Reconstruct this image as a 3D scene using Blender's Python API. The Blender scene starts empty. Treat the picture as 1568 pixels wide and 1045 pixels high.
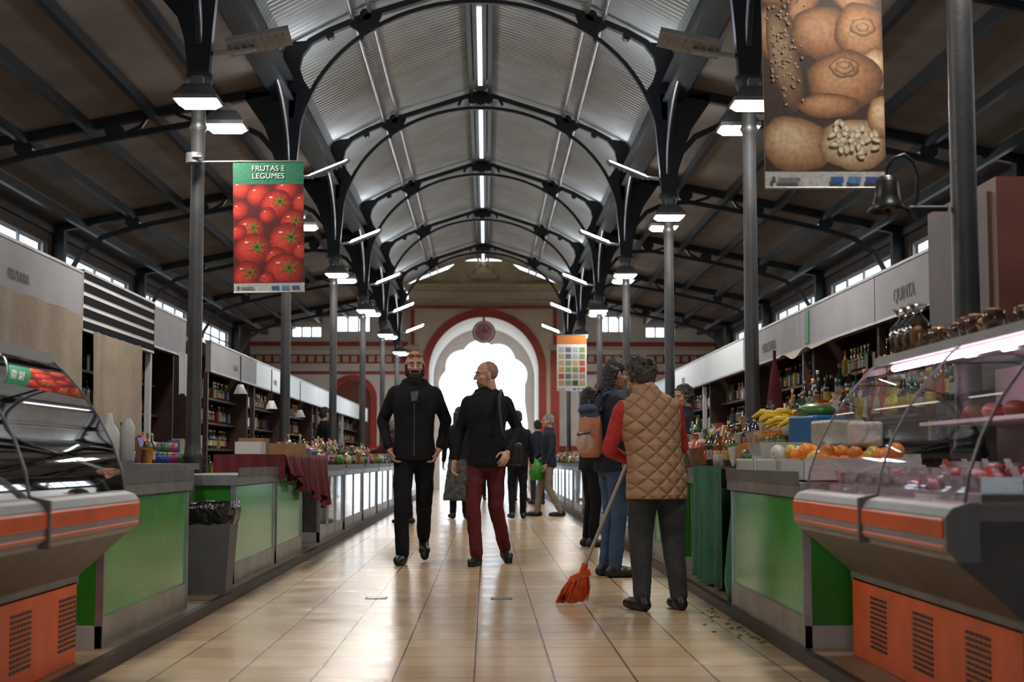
import bpy, math, random
import numpy as np
from mathutils import Vector, Matrix
R=random.Random(7)
sc=bpy.context.scene
COL=sc.collection
pi=math.pi
try:
    sc.view_settings.view_transform='Standard'
except Exception: pass
# ---------------------------------------------------------------- materials
MATS={}
def M(name,col,rough=.5,metal=0,ns=None,na=.2,bump=0,bs=40,emit=0,spec=None,coat=0):
    if name in MATS: return MATS[name]
    m=bpy.data.materials.new(name); m.use_nodes=True
    nt=m.node_tree; b=nt.nodes['Principled BSDF']
    c=(col[0],col[1],col[2],1)
    b.inputs['Base Color'].default_value=c
    b.inputs['Roughness'].default_value=rough
    b.inputs['Metallic'].default_value=metal
    if spec is not None: b.inputs['Specular IOR Level'].default_value=spec
    if coat: b.inputs['Coat Weight'].default_value=coat
    if emit:
        b.inputs['Emission Color'].default_value=c; b.inputs['Emission Strength'].default_value=emit
    tc=nt.nodes.new('ShaderNodeTexCoord')
    if ns:
        n=nt.nodes.new('ShaderNodeTexNoise'); n.inputs['Scale'].default_value=ns; n.inputs['Detail'].default_value=5
        nt.links.new(tc.outputs['Object'],n.inputs['Vector'])
        r=nt.nodes.new('ShaderNodeValToRGB'); r.color_ramp.elements[0].position=.3; r.color_ramp.elements[1].position=.7
        r.color_ramp.elements[0].color=tuple(x*(1-na) for x in col[:3])+(1,)
        r.color_ramp.elements[1].color=tuple(min(1,x*(1+na)) for x in col[:3])+(1,)
        nt.links.new(n.outputs['Fac'],r.inputs['Fac']); nt.links.new(r.outputs['Color'],b.inputs['Base Color'])
    if bump:
        n2=nt.nodes.new('ShaderNodeTexNoise'); n2.inputs['Scale'].default_value=bs; n2.inputs['Detail'].default_value=3
        nt.links.new(tc.outputs['Object'],n2.inputs['Vector'])
        bp=nt.nodes.new('ShaderNodeBump'); bp.inputs['Strength'].default_value=bump; bp.inputs['Distance'].default_value=.02
        nt.links.new(n2.outputs['Fac'],bp.inputs['Height']); nt.links.new(bp.outputs['Normal'],b.inputs['Normal'])
    MATS[name]=m; return m
def glassmat(name,col,refl=1.0,rough=.02):
    m=bpy.data.materials.new(name); m.use_nodes=True; nt=m.node_tree; nt.nodes.clear()
    o=nt.nodes.new('ShaderNodeOutputMaterial'); t=nt.nodes.new('ShaderNodeBsdfTransparent'); g=nt.nodes.new('ShaderNodeBsdfGlossy')
    t.inputs['Color'].default_value=(*col,1); g.inputs['Roughness'].default_value=rough
    f=nt.nodes.new('ShaderNodeFresnel'); f.inputs['IOR'].default_value=1.5
    mu=nt.nodes.new('ShaderNodeMath'); mu.operation='MULTIPLY'; mu.inputs[1].default_value=refl; mu.use_clamp=True
    mx=nt.nodes.new('ShaderNodeMixShader')
    nt.links.new(f.outputs[0],mu.inputs[0]); nt.links.new(mu.outputs[0],mx.inputs[0])
    nt.links.new(t.outputs[0],mx.inputs[1]); nt.links.new(g.outputs[0],mx.inputs[2]); nt.links.new(mx.outputs[0],o.inputs[0])
    MATS[name]=m; return m
IRON=M('painted_iron',(.012,.014,.018),.42,0,ns=3,na=.25,spec=.4)
POST=M('post_paint',(.06,.06,.062),.4,.3,ns=4,na=.25,bump=.1)
ROOFN=M('corrugated_metal',(.42,.45,.46),.42,.5,ns=2,na=.12)
ROOFA=M('roof_board',(.20,.16,.13),.7,0,ns=1.5,na=.2)
STEEL=M('brushed_steel',(.38,.38,.38),.36,.85,ns=6,na=.2,bump=.05)
STEELD=M('dull_steel',(.18,.18,.185),.45,.6,ns=6,na=.25)
GREEN=M('green_panel',(.03,.27,.02),.4,0,ns=3,na=.15)
ORANGE=M('orange_paint',(.80,.12,.02),.4,0,ns=5,na=.15)
GREYP=M('case_grey_plastic',(.30,.30,.30),.45,0,ns=8,na=.1)
BELLY=M('case_belly',(.17,.16,.15),.5,0,ns=5,na=.15)
BLACK=M('black_plastic',(.012,.012,.013),.4,0)
STRIPE=M('stripe_black',(.012,.012,.015),.9,0,spec=.1)
WHITE=M('white_paint',(.72,.71,.69),.6,0,ns=5,na=.05)
WPLAS=M('white_plastic',(.6,.6,.58),.45,0)
BROWN=M('brown_wood',(.05,.02,.014),.5,0,ns=8,na=.3)
REDW=M('market_red',(.32,.035,.022),.6,0,ns=4,na=.2)
CREAMW=M('cream_wall',(.55,.45,.33),.75,0,ns=3,na=.08)
BEIGEC=M('stone_cornice',(.42,.33,.20),.7,0,ns=4,na=.15,bump=.2)
WALLW=M('white_wall',(.66,.60,.56),.75,0,ns=3,na=.08)
DKWALL=M('brown_wall',(.07,.045,.035),.8,0,ns=2,na=.25)
LAMPG=M('lamp_glow',(1,.95,.88),.5,emit=115)
UPG=M('floodlight_glow',(.90,.95,1),.5,emit=62)
TUBE=M('tube_glow',(.97,.98,1),.5,emit=2.5)
PINKT=M('pink_tube_glow',(1,.62,.80),.5,emit=14)
GLASS=glassmat('case_glass',(.96,.98,.97),1.0)
SIGNW=M('sign_white',(.27,.26,.28),.5,0,ns=3,na=.1)
SIGNL=M('sign_backlit',(.55,.6,.62),.35,emit=.15)
CURT=M('beige_curtain',(.34,.27,.20),.8,0,ns=4,na=.12,bump=.3,bs=12)
MAROON=M('maroon_cloth',(.13,.012,.018),.85,0,ns=6,na=.2)
TARP=M('green_tarp',(.01,.12,.06),.6,0,ns=6,na=.3,bump=.4,bs=10)
# floor tiles
def floor_mat():
    m=bpy.data.materials.new('floor_tile'); m.use_nodes=True; nt=m.node_tree; b=nt.nodes['Principled BSDF']
    tc=nt.nodes.new('ShaderNodeTexCoord'); mp=nt.nodes.new('ShaderNodeMapping')
    mp.inputs['Location'].default_value=(.05,0,0)
    nt.links.new(tc.outputs['Object'],mp.inputs['Vector'])
    br=nt.nodes.new('ShaderNodeTexBrick'); br.offset=0; br.inputs['Scale'].default_value=1
    br.inputs['Brick Width'].default_value=.333; br.inputs['Row Height'].default_value=.333
    br.inputs['Mortar Size'].default_value=.0055; br.inputs['Mortar Smooth'].default_value=.2; br.inputs['Bias'].default_value=-.2
    br.inputs['Color1'].default_value=(.66,.48,.30,1); br.inputs['Color2'].default_value=(.60,.42,.26,1); br.inputs['Mortar'].default_value=(.14,.085,.05,1)
    nt.links.new(mp.outputs[0],br.inputs['Vector'])
    n=nt.nodes.new('ShaderNodeTexNoise'); n.inputs['Scale'].default_value=.9; n.inputs['Detail'].default_value=3
    nt.links.new(tc.outputs['Object'],n.inputs['Vector'])
    r=nt.nodes.new('ShaderNodeValToRGB'); r.color_ramp.elements[0].color=(.88,.80,.74,1); r.color_ramp.elements[1].color=(1,1,1,1)
    r.color_ramp.elements[0].position=.3; r.color_ramp.elements[1].position=.65
    nt.links.new(n.outputs['Fac'],r.inputs['Fac'])
    mx=nt.nodes.new('ShaderNodeMix'); mx.data_type='RGBA'; mx.blend_type='MULTIPLY'; mx.inputs[0].default_value=1
    nt.links.new(br.outputs['Color'],mx.inputs[6]); nt.links.new(r.outputs[0],mx.inputs[7]); nt.links.new(mx.outputs[2],b.inputs['Base Color'])
    n2=nt.nodes.new('ShaderNodeTexNoise'); n2.inputs['Scale'].default_value=3
    nt.links.new(tc.outputs['Object'],n2.inputs['Vector'])
    mr=nt.nodes.new('ShaderNodeMapRange'); mr.inputs[3].default_value=.12; mr.inputs[4].default_value=.34
    nt.links.new(n2.outputs['Fac'],mr.inputs[0]); nt.links.new(mr.outputs[0],b.inputs['Roughness'])
    bp=nt.nodes.new('ShaderNodeBump'); bp.inputs['Strength'].default_value=.25; bp.inputs['Distance'].default_value=.004; bp.invert=True
    nt.links.new(br.outputs['Fac'],bp.inputs['Height'])
    nt.links.new(bp.outputs[0],b.inputs['Normal'])
    return m
FLOOR=floor_mat()
# ---------------------------------------------------------------- mesh builder
class MB:
    def __init__(s): s.v=[];s.f=[];s.mi=[];s.sm=[];s.mats=[]
    def _m(s,m):
        if m not in s.mats: s.mats.append(m)
        return s.mats.index(m)
    def add(s,V,F,m,smooth=False):
        o=len(s.v); s.v+= [tuple(p) for p in V]; k=s._m(m)
        for f in F: s.f.append([o+i for i in f]); s.mi.append(k); s.sm.append(smooth)
    def box(s,x0,x1,y0,y1,z0,z1,m):
        V=[(x,y,z) for x in(x0,x1) for y in(y0,y1) for z in(z0,z1)]
        s.add(V,[(0,1,3,2),(4,6,7,5),(0,4,5,1),(2,3,7,6),(0,2,6,4),(1,5,7,3)],m)
    def obox(s,c,size,m,rz=0,rx=0,ry=0):
        mt=Matrix.Translation(c)@Matrix.Rotation(rz,4,'Z')@Matrix.Rotation(ry,4,'Y')@Matrix.Rotation(rx,4,'X')
        V=[mt@Vector((x*size[0]/2,y*size[1]/2,z*size[2]/2)) for x in(-1,1) for y in(-1,1) for z in(-1,1)]
        s.add(V,[(0,1,3,2),(4,6,7,5),(0,4,5,1),(2,3,7,6),(0,2,6,4),(1,5,7,3)],m)
    def tube(s,pts,r,m,n=8,cap=True):
        pts=[Vector(p) for p in pts]; rr=r if isinstance(r,(list,tuple)) else [r]*len(pts)
        V=[];F=[]
        for i,p in enumerate(pts):
            d=(pts[min(i+1,len(pts)-1)]-pts[max(i-1,0)]).normalized()
            up=Vector((0,0,1)) if abs(d.z)<.9 else Vector((0,1,0))
            u=d.cross(up).normalized(); w=u.cross(d)
            for k in range(n):
                a=2*pi*k/n; V.append(p+(u*math.cos(a)+w*math.sin(a))*rr[i])
        for i in range(len(pts)-1):
            for k in range(n): F.append((i*n+k,i*n+(k+1)%n,(i+1)*n+(k+1)%n,(i+1)*n+k))
        s.add(V,F,m,True)
        if cap: s.add([V[k] for k in range(n)]+[V[(len(pts)-1)*n+k] for k in range(n)],[tuple(range(n))[::-1],tuple(range(n,2*n))],m)
    def lathe(s,prof,c,m,n=12):
        V=[];F=[]
        for r,z in prof:
            for k in range(n):
                a=2*pi*k/n; V.append((c[0]+r*math.cos(a),c[1]+r*math.sin(a),c[2]+z))
        for i in range(len(prof)-1):
            for k in range(n): F.append((i*n+k,i*n+(k+1)%n,(i+1)*n+(k+1)%n,(i+1)*n+k))
        s.add(V,F,m,True)
    def ell(s,c,r,m,n=8,k=6,rz=0):
        if not isinstance(r,(tuple,list)): r=(r,r,r)
        V=[];F=[]; ca,sa=math.cos(rz),math.sin(rz)
        for i in range(k+1):
            t=pi*i/k
            for j in range(n):
                a=2*pi*j/n; x=r[0]*math.sin(t)*math.cos(a); y=r[1]*math.sin(t)*math.sin(a)
                V.append((c[0]+x*ca-y*sa,c[1]+x*sa+y*ca,c[2]+r[2]*math.cos(t)))
        for i in range(k):
            for j in range(n): F.append((i*n+j,(i+1)*n+j,(i+1)*n+(j+1)%n,i*n+(j+1)%n))
        s.add(V,F,m,True)
    def ribbon(s,pts,w,t,yc,m):
        P=[Vector((p[0],0,p[1])) for p in pts]; V=[];F=[]
        for i,p in enumerate(P):
            d=(P[min(i+1,len(P)-1)]-P[max(i-1,0)]).normalized(); n=Vector((-d.z,0,d.x))
            for a,b in((1,-1),(1,1),(-1,1),(-1,-1)): q=p+n*(a*w/2); V.append((q.x,yc+b*t/2,q.z))
        for i in range(len(P)-1):
            for k in range(4): F.append((i*4+k,i*4+(k+1)%4,i*4+4+(k+1)%4,i*4+4+k))
        F.append((0,1,2,3)); F.append(tuple(len(V)-4+k for k in range(4)))
        s.add(V,F,m)
    def prism(s,poly,y0,y1,m,caps=True,closed=True,smooth=False):
        n=len(poly); V=[(p[0],y0,p[1]) for p in poly]+[(p[0],y1,p[1]) for p in poly]; F=[]
        for i in range(n if closed else n-1): j=(i+1)%n; F.append((i,j,n+j,n+i))
        s.add(V,F,m,smooth)
        if caps: s.add(V,[tuple(range(n)),tuple(range(2*n-1,n-1,-1))],m)
    def grid(s,fn,nu,nv,m,smooth=True):
        V=[fn(i/nu,j/nv) for i in range(nu+1) for j in range(nv+1)]
        F=[(i*(nv+1)+j,(i+1)*(nv+1)+j,(i+1)*(nv+1)+j+1,i*(nv+1)+j+1) for i in range(nu) for j in range(nv)]
        s.add(V,F,m,smooth)
    def obj(s,name,parent=None,loc=None,bevel=0):
        me=bpy.data.meshes.new(name); me.from_pydata(s.v,[],s.f)
        for m in s.mats: me.materials.append(m)
        me.polygons.foreach_set('material_index',s.mi); me.polygons.foreach_set('use_smooth',s.sm); me.update()
        o=bpy.data.objects.new(name,me); COL.objects.link(o)
        if parent: o.parent=parent
        if loc: o.location=loc
        if bevel:
            b=o.modifiers.new('b','BEVEL'); b.width=bevel; b.segments=2; b.limit_method='ANGLE'
        return o
def empty(name,loc=(0,0,0)):
    e=bpy.data.objects.new(name,None); COL.objects.link(e); e.location=loc; e.empty_display_size=.1; return e
def text(name,body,size,loc,rot,mat,parent,align='CENTER'):
    c=bpy.data.curves.new(name,'FONT'); c.body=body; c.size=size; c.align_x=align; c.align_y='CENTER'; c.extrude=.001
    c.materials.append(mat); o=bpy.data.objects.new(name,c); COL.objects.link(o); o.location=loc; o.rotation_euler=rot
    if parent: o.parent=parent
    return o
# ---------------------------------------------------------------- constants
CX=-.1; XL=-2.33; XR=2.13; YE=42.0
TY=[1.2+5.4*i for i in range(8)]
# ---------------------------------------------------------------- shell
b=MB(); b.box(-1.62,1.40,-6,46.5,-.06,0,FLOOR); b.obj('floor')
PL=M('plinth_tile',(.26,.17,.10),.5,0,ns=3,na=.25); CURB=M('dark_curb',(.035,.022,.018),.5,0,ns=5,na=.3)
b=MB(); b.box(-6.6,-1.66,-6,YE,-.06,.06,PL); b.box(-1.66,-1.62,-6,YE,-.06,.062,CURB); b.obj('floor_platform_left')
b=MB(); b.box(1.44,6.4,-6,YE,-.06,.06,PL); b.box(1.40,1.44,-6,YE,-.06,.062,CURB); b.obj('floor_platform_right')
b=MB()
for x,y in((.1,9.9),(-.72,9.95)):
    b.box(x-.07,x+.07,y-.07,y+.07,.0,.003,STEELD); b.box(x-.055,x+.055,y-.055,y+.055,.003,.004,STEEL)
b.obj('floor_drain_cover')
b=MB(); b.box(-60,60,-40,120,-.16,-.07,M('paving_outside',(.6,.6,.58),.8,0,ns=1,na=.1)); b.obj('ground')
def rectwall(mb,a0,a1,z0,z1,holes,put):
    As=sorted(set([a0,a1]+[h[0] for h in holes]+[h[1] for h in holes])); Zs=sorted(set([z0,z1]+[h[2] for h in holes]+[h[3] for h in holes]))
    for i in range(len(As)-1):
        for j in range(len(Zs)-1):
            ca=(As[i]+As[i+1])/2; cz=(Zs[j]+Zs[j+1])/2
            if any(h[0]<ca<h[1] and h[2]<cz<h[3] for h in holes): continue
            put(As[i],As[i+1],Zs[j],Zs[j+1])
WIN=M('window_frame',(.25,.28,.32),.5)
for nm,x0,x1 in(('left',-6.75,-6.6),('right',6.4,6.55)):
    b=MB(); holes=[]
    for t in TY[:-1]: holes.append((t+.3,t+5.1,3.66,4.16))
    holes=[h for h in holes if h[0]>4]
    rectwall(b,-6,YE,-.06,4.75,holes,lambda a,c,d,e:b.box(x0,x1,a,c,d,e,DKWALL))
    b.obj('wall_'+nm)
    for i,h in enumerate(holes):
        b=MB(); xm=(x0+x1)/2
        for k in range(5): yy=h[0]+(h[1]-h[0])*k/4; b.box(xm-.02,xm+.02,yy-.025,yy+.025,h[2],h[3],WIN)
        b.box(xm-.02,xm+.02,h[0],h[1],3.9,3.93,WIN)
        b.obj('window_%s_%d'%(nm,i+1))
b=MB(); rectwall(b,-6.75,6.55,-.06,7,[(-1.4,1.2,-.06,2.8)],lambda a,c,d,e:b.box(a,c,-6.2,-6,d,e,DKWALL)); b.obj('wall_back')
prof=[]
base=[(-2.5,5.25),(-2.42,5.5),(-2.25,5.78),(-1.35,6.26),(0,6.70),(1.35,6.26),(2.25,5.78),(2.42,5.5),(2.5,5.25)]
for i in range(len(base)-1):
    for k in range(2):
        t=k/2; prof.append((base[i][0]*(1-t)+base[i+1][0]*t+CX,base[i][1]*(1-t)+base[i+1][1]*t))
prof.append((base[-1][0]+CX,base[-1][1]))
b=MB(); ny=1500; L0=-6.; L1=YE
V=[];F=[]
for j in range(ny+1):
    y=L0+(L1-L0)*j/ny; d=.012*(1 if (j%4) in(0,1) else -1)
    for p in prof: V.append((p[0],y,p[1]+d))
n=len(prof)
for j in range(ny):
    for i in range(n-1): F.append((j*n+i,j*n+i+1,(j+1)*n+i+1,(j+1)*n+i))
b.add(V,F,ROOFN)
b.obj('ceiling')
b=MB()
for s in(-1,1):
    x0=CX+s*2.25; x1=-6.9 if s<0 else 6.7
    b.prism([(x0,5.32),(x1,4.42),(x1,4.5),(x0,5.40)],L0,L1,ROOFA)
b.obj('ceiling_aisle')
b=MB()
for s in(-1,1):
    x=CX+s*2.28
    b.box(x-.05,x+.05,L0,L1,5.12,5.34,IRON); b.box(x-.12,x+.12,L0,L1,5.10,5.13,IRON)
    b.box(x-.12,x+.12,L0,L1,5.33,5.36,IRON)
    for q in(.75,1.5,2.25,3.0,3.75,4.2):
        z=5.28-q*.2; b.box(x+s*q-.035,x+s*q+.035,L0,L1,z-.12,z,IRON)
    for q,zz in((1.28,6.18),(1.48,6.1)):
        b.tube([(CX+s*q,L0,zz),(CX+s*q,L1,zz)],.028,STEEL,8)
    b.box(CX+s*.14-.03,CX+s*.14+.03,L0,L1,6.5,6.6,IRON)
b.obj('roof_beam')
b=MB()
for t in TY[2:]:
    b.box(CX-.03,CX+.03,t+.8,min(t+4.6,YE-.2),6.47,6.5,TUBE)
    b.box(CX-.09,CX+.09,t+.4,min(t+5.0,YE-.1),6.5,6.56,IRON)
b.obj('ridge_light')
# truss
def truss_mesh():
    b=MB(); ar=[]
    for i in range(41):
        a=pi*i/40; ar.append((CX+2.14*math.cos(a),4.5+1.82*math.sin(a)))
    b.ribbon(ar,.048,.06,0,IRON)
    for s in(-1,1):
        X=lambda q:CX+s*q
        b.ribbon([(X(0),6.56),(X(1.3),6.14),(X(1.75),5.95),(X(1.98),5.82),(X(2.1),5.66),(X(2.15),5.45),(X(2.17),5.2),(X(2.2),4.9)],.07,.1,0,IRON)
        b.prism([(X(2.15),3.98),(X(2.31),3.98),(X(2.36),4.4),(X(2.5),4.78),(X(2.72),5.1),(X(2.72),5.2),(X(2.0),5.2),(X(2.08),4.85),(X(2.12),4.4)],-.05,.05,IRON)
        b.prism([(X(1.95),5.2),(X(2.3),5.2),(X(2.3),5.8),(X(2.0),5.83),(X(2.08),5.7),(X(2.1),5.5),(X(2.05),5.35)],-.03,.03,IRON)
        for cx,cz,r in((1.27,6.06,.1),(1.33,6.14,.07),(1.75,5.9,.05),(.12,6.44,.07)):
            b.prism([(X(cx)+r*math.cos(2*pi*k/12),cz+r*math.sin(2*pi*k/12)) for k in range(12)],-.06,.06,IRON)
        b.prism([(X(1.12),6.20),(X(1.3),6.14),(X(1.3),6.02),(X(1.2),6.0),(X(1.17),6.08)],-.03,.03,IRON)
        b.prism([(X(1.3),6.14),(X(1.55),6.03),(X(1.42),5.95),(X(1.38),5.82),(X(1.3),5.98)],-.03,.03,IRON)
        for k in range(2):
            c=.95 if k else .28
            b.ribbon([(X(c+.0),6.56-.32*c),(X(c+.06),6.40-.15*c)],.04,.07,0,IRON)
        zr=lambda q:5.30-(q-2.25)*.2
        b.ribbon([(X(2.25),zr(2.25)-.03),(X(6.5),zr(6.5)-.03)],.12,.1,0,IRON)
        b.ribbon([(X(2.3),4.25),(X(2.38),4.5),(X(2.55),4.7),(X(2.85),4.84),(X(3.2),4.86),(X(4.3),4.66),(X(5.3),4.44),(X(5.75),4.3),(X(6.05),4.08),(X(6.25),3.75),(X(6.3),3.4)],.065,.07,0,IRON)
        for q in(3.15,4.25,5.3):
            z=zr(q)-.16
            b.prism([(X(q)+.11*math.cos(2*pi*k/12),z+.09*math.sin(2*pi*k/12)) for k in range(12)],-.06,.06,IRON)
            b.ribbon([(X(q),z),(X(q),z+.15)],.12,.06,0,IRON)
        b.ribbon([(X(3.25),4.85),(X(3.5),4.93),(X(3.6),5.0)],.04,.05,0,IRON)
        b.ribbon([(X(4.15),4.70),(X(3.95),4.8),(X(3.85),4.95)],.04,.05,0,IRON)
        for d in(-1,1):
            pts=[]
            for k in range(9):
                a=pi/2*k/8; pts.append((X(2.23),d*(.05+1.25*(1-math.cos(a))),4.25+.9*math.sin(a)))
            b.tube(pts,.035,IRON,6)
            V=[(X(2.23)+e,d*u,v) for e in(-.015,.015) for u,v in((.04,4.3),(.04,5.12),(.75,5.12),(.3,4.85))]
            b.add(V,[(0,1,2,3),(4,5,6,7),(0,3,7,4),(3,2,6,7)],IRON)
        xw=-6.5 if s<0 else 6.3
        b.box(xw-.08,xw+.08,-.08,.08,.06,4.45,IRON)
    b.prism([(CX+.1*math.cos(2*pi*k/12),6.45+.1*math.sin(2*pi*k/12)) for k in range(12)],-.07,.07,IRON)
    return b
t0=None
for t in TY:
    if t0 is None: t0=truss_mesh().obj('roof_truss',loc=(0,t,0))
    else:
        o=bpy.data.objects.new('roof_truss',t0.data); COL.objects.link(o); o.location=(0,t,0)
def post_mesh():
    b=MB()
    b.lathe([(.0,.06),(.1,.06),(.1,.12),(.075,.16),(.07,.9),(.085,.93),(.07,.96),(.06,1.05),(.055,3.2),(.055,3.55),(.075,3.58),(.06,3.62),(.055,3.8),(.09,3.9),(.11,3.96),(.11,4.02),(0,4.02)],(0,0,0),POST,16)
    return b.obj('lamp_post')
def lamp_mesh():
    b=MB()
    V=[(-.17,-.15,0),(.17,-.15,0),(.17,.15,0),(-.17,.15,0),(-.17,-.15,.03),(.17,-.15,.03),(.17,.15,.03),(-.17,.15,.03),(-.10,-.07,.13),(.10,-.07,.13),(.10,.07,.13),(-.10,.07,.13)]
    F=[(0,1,5,4),(1,2,6,5),(2,3,7,6),(3,0,4,7),(4,5,9,8),(5,6,10,9),(6,7,11,10),(7,4,8,11),(8,9,10,11)]
    b.add(V,F,STEELD)
    b.add([(-.155,-.135,-.004),(.155,-.135,-.004),(.155,.135,-.004),(-.155,.135,-.004),(-.12,-.1,-.035),(.12,-.1,-.035),(.12,.1,-.035),(-.12,.1,-.035)],[(0,1,5,4),(1,2,6,5),(2,3,7,6),(3,0,4,7),(4,5,6,7)],LAMPG)
    b.box(-.17,.17,-.15,.15,-.003,.0,STEELD)
    b.box(-.04,.04,-.04,.04,.12,.2,STEELD)
    return b
def flood_mesh():
    b=MB(); b.box(-.26,.26,-.15,.15,-.035,.0,GREYP); b.box(-.23,.23,-.125,.125,0,.004,UPG)
    for k in range(8): b.box(-.22+k*.06,-.21+k*.06,-.1,.1,-.06,-.035,GREYP)
    return b
pm=post_mesh()
lampo=lamp_mesh().obj('post_lamp'); floodo=flood_mesh().obj('roof_floodlight')
def inst(o0,name,loc,rot=(0,0,0),state={}):
    if not state.get(name):
        state[name]=1; o=o0
    else:
        o=bpy.data.objects.new(name,o0.data); COL.objects.link(o)
    o.location=loc; o.rotation_euler=rot; return o
for t in TY[:]:
    for s,x in((-1,XL),(1,XR)):
        inst(pm,'lamp_post',(x,t,0))
        if t>3:
            inst(lampo,'post_lamp',(x+.1*(1 if s<0 else -.6),t-.55,3.66))
            inst(lampo,'post_lamp',(x+.13*(1 if s<0 else 0),t+.5,3.70))
            b=MB(); b.tube([(x,t,3.72),(x,t-.3,3.86),(x+.1*(1 if s<0 else -.6),t-.55,3.84)],.018,IRON,6); b.tube([(x,t,3.72),(x,t+.3,3.9),(x+.13*(1 if s<0 else 0),t+.5,3.88)],.018,IRON,6); b.obj('lamp_bracket')
        near=t<13
        n_=Vector((s*.22,.16,.95) if near else (s*.36,-.24,.87)).normalized()
        xa=Vector((1,0,0)); xa=(xa-n_*xa.dot(n_)).normalized(); ya=n_.cross(xa)
        o=inst(floodo,'roof_floodlight',(x-s*.46,t+.1,4.34)); o.rotation_euler=Matrix((xa,ya,n_)).transposed().to_euler()
        b=MB(); b.tube([(x-s*.1,t+.02,4.2),(x-s*.3,t+.08,4.24),(x-s*.44,t+.1,4.27)],.022,GREYP,6); b.obj('floodlight_bracket')
# ---------------------------------------------------------------- end wall
def archpts(r,zc,zb,n=48,fn=None):
    P=[(-r,zb),(-r,(zb+zc)/2)]
    for i in range(n+1):
        a=pi-pi*i/n; rr=r if fn is None else fn(a); P.append((rr*math.cos(a),zc+rr*math.sin(a)))
    P+= [(r,(zb+zc)/2),(r,zb)]
    return P
def arch_panel(b,cx,hole,W,zc,zt,y,m):
    V=[]
    for x,z in hole:
        if z<zc-.01: o=(math.copysign(W,x),z)
        else:
            dx,dz=x,z-zc; k=1e9
            if abs(dx)>1e-6: k=min(k,W/abs(dx))
            if dz>1e-6: k=min(k,(zt-zc)/dz)
            o=(dx*k,zc+dz*k)
        V.append((cx+x,y,z)); V.append((cx+o[0],y,o[1]))
    b.add(V,[(2*i,2*i+1,2*i+3,2*i+2) for i in range(len(hole)-1)],m)
b=MB(); cx=-.08
hole=archpts(1.53,3.36,0)
arch_panel(b,cx,hole,2.05,3.36,5.75,YE-.35,CREAMW)
b.box(cx-2.1,cx-1.95,YE-.36,YE,0,5.75,CREAMW); b.box(cx+1.95,cx+2.1,YE-.36,YE,0,5.75,CREAMW)
b.box(cx-2.05,cx+2.05,YE-.33,YE-.3,5.0,5.75,CREAMW)
b.prism([(cx+p[0],p[1]) for p in hole],YE-.35,YE+4,M('soffit_white',(.85,.84,.82),.7),caps=False,closed=False)
def scal(a):
    return 1.24+.13*abs(math.sin(a*4.5))
h2=archpts(1.24,3.2,2.2,n=108,fn=scal); h2=[(-1.33,0),(-1.33,2.0)]+h2[1:-1]+[(1.33,2.0),(1.33,0)]
b2=MB(); arch_panel(b2,cx,h2,2.0,3.2,5.3,YE+3.6,WALLW)
b2.prism([(cx+p[0],p[1]) for p in h2],YE+3.6,YE+3.9,WALLW,caps=False,closed=False)
b2.obj('wall_porch')
def ring(b,cx,r0,r1,zc,y0,y1,m,zb=0):
    a0=archpts(r0,zc,zb); a1=archpts(r1,zc,zb); V=[];F=[]
    for p,q in zip(a0,a1): V+= [(cx+p[0],y0,p[1]),(cx+q[0],y0,q[1]),(cx+q[0],y1,q[1]),(cx+p[0],y1,p[1])]
    for i in range(len(a0)-1):
        for k in range(4): F.append((4*i+k,4*i+(k+1)%4,4*i+4+(k+1)%4,4*i+4+k))
    b.add(V,F,m)
ring(b,cx,1.52,1.74,3.36,YE-.42,YE-.34,REDW)
for z0,z1,e,m in((5.12,5.2,.08,REDW),(5.28,5.34,.1,BEIGEC),(5.62,5.72,.2,BEIGEC),(5.72,5.78,.28,BEIGEC)):
    b.box(cx-2.1-e*.5,cx+2.1+e*.5,YE-.36-e,YE,z0,z1,m)
for s in(-1,1):
    b.box(cx+s*1.98-.12,cx+s*1.98+.12,YE-.42,YE-.33,0,3.95,REDW)
    b.box(cx+s*1.98-.05,cx+s*1.98+.05,YE-.42,YE-.33,3.95,5.1,REDW)
    b.box(cx+s*1.98-.16,cx+s*1.98+.16,YE-.46,YE-.33,3.95,4.1,BEIGEC)
b.prism([(cx-2.15,5.78),(cx-1.7,5.95),(cx-1.0,6.22),(cx-.7,6.45),(cx+.7,6.45),(cx+1.0,6.22),(cx+1.7,5.95),(cx+2.15,5.78)],YE-.4,YE,BEIGEC)
for s in(-1,1): b.prism([(cx+s*2.3,5.78),(cx+s*1.0,6.32),(cx+s*.4,6.5),(cx,6.55),(cx,6.62),(cx+s*.4,6.57),(cx+s*1.0,6.4),(cx+s*2.3,5.87)],YE-.5,YE-.3,BEIGEC)
b.ell((cx,YE-.42,6.1),(.3,.06,.2),BEIGEC,12,8); b.ell((cx,YE-.42,6.33),(.12,.06,.1),BEIGEC,12,8)
for s in(-1,1): b.ell((cx+s*.3,YE-.42,6.0),(.14,.05,.08),BEIGEC)
b.obj('wall_end_portal')
b=MB(); CLK=M('clock_pink',(.45,.2,.2),.6,0,ns=8,na=.4)
b.lathe([(0,-.04),(.3,-.04),(.32,0),(.3,.04),(0,.04)],(0,0,0),REDW,24); b.lathe([(0,.05),(.25,.05)],(0,0,0),CLK,24)
b.lathe([(.25,.05),(.27,.07),(.29,.05)],(0,0,0),WHITE,24)
b.obox((0,.08,.07),(.02,.16,.01),BLACK); b.obox((.05,0,.07),(.1,.02,.01),BLACK)
b.tube([(0,.3,0),(0,.45,0)],.03,REDW,8)
o=b.obj('wall_clock',loc=(cx,YE-.3,4.47)); o.rotation_euler=(pi/2,0,0)
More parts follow.
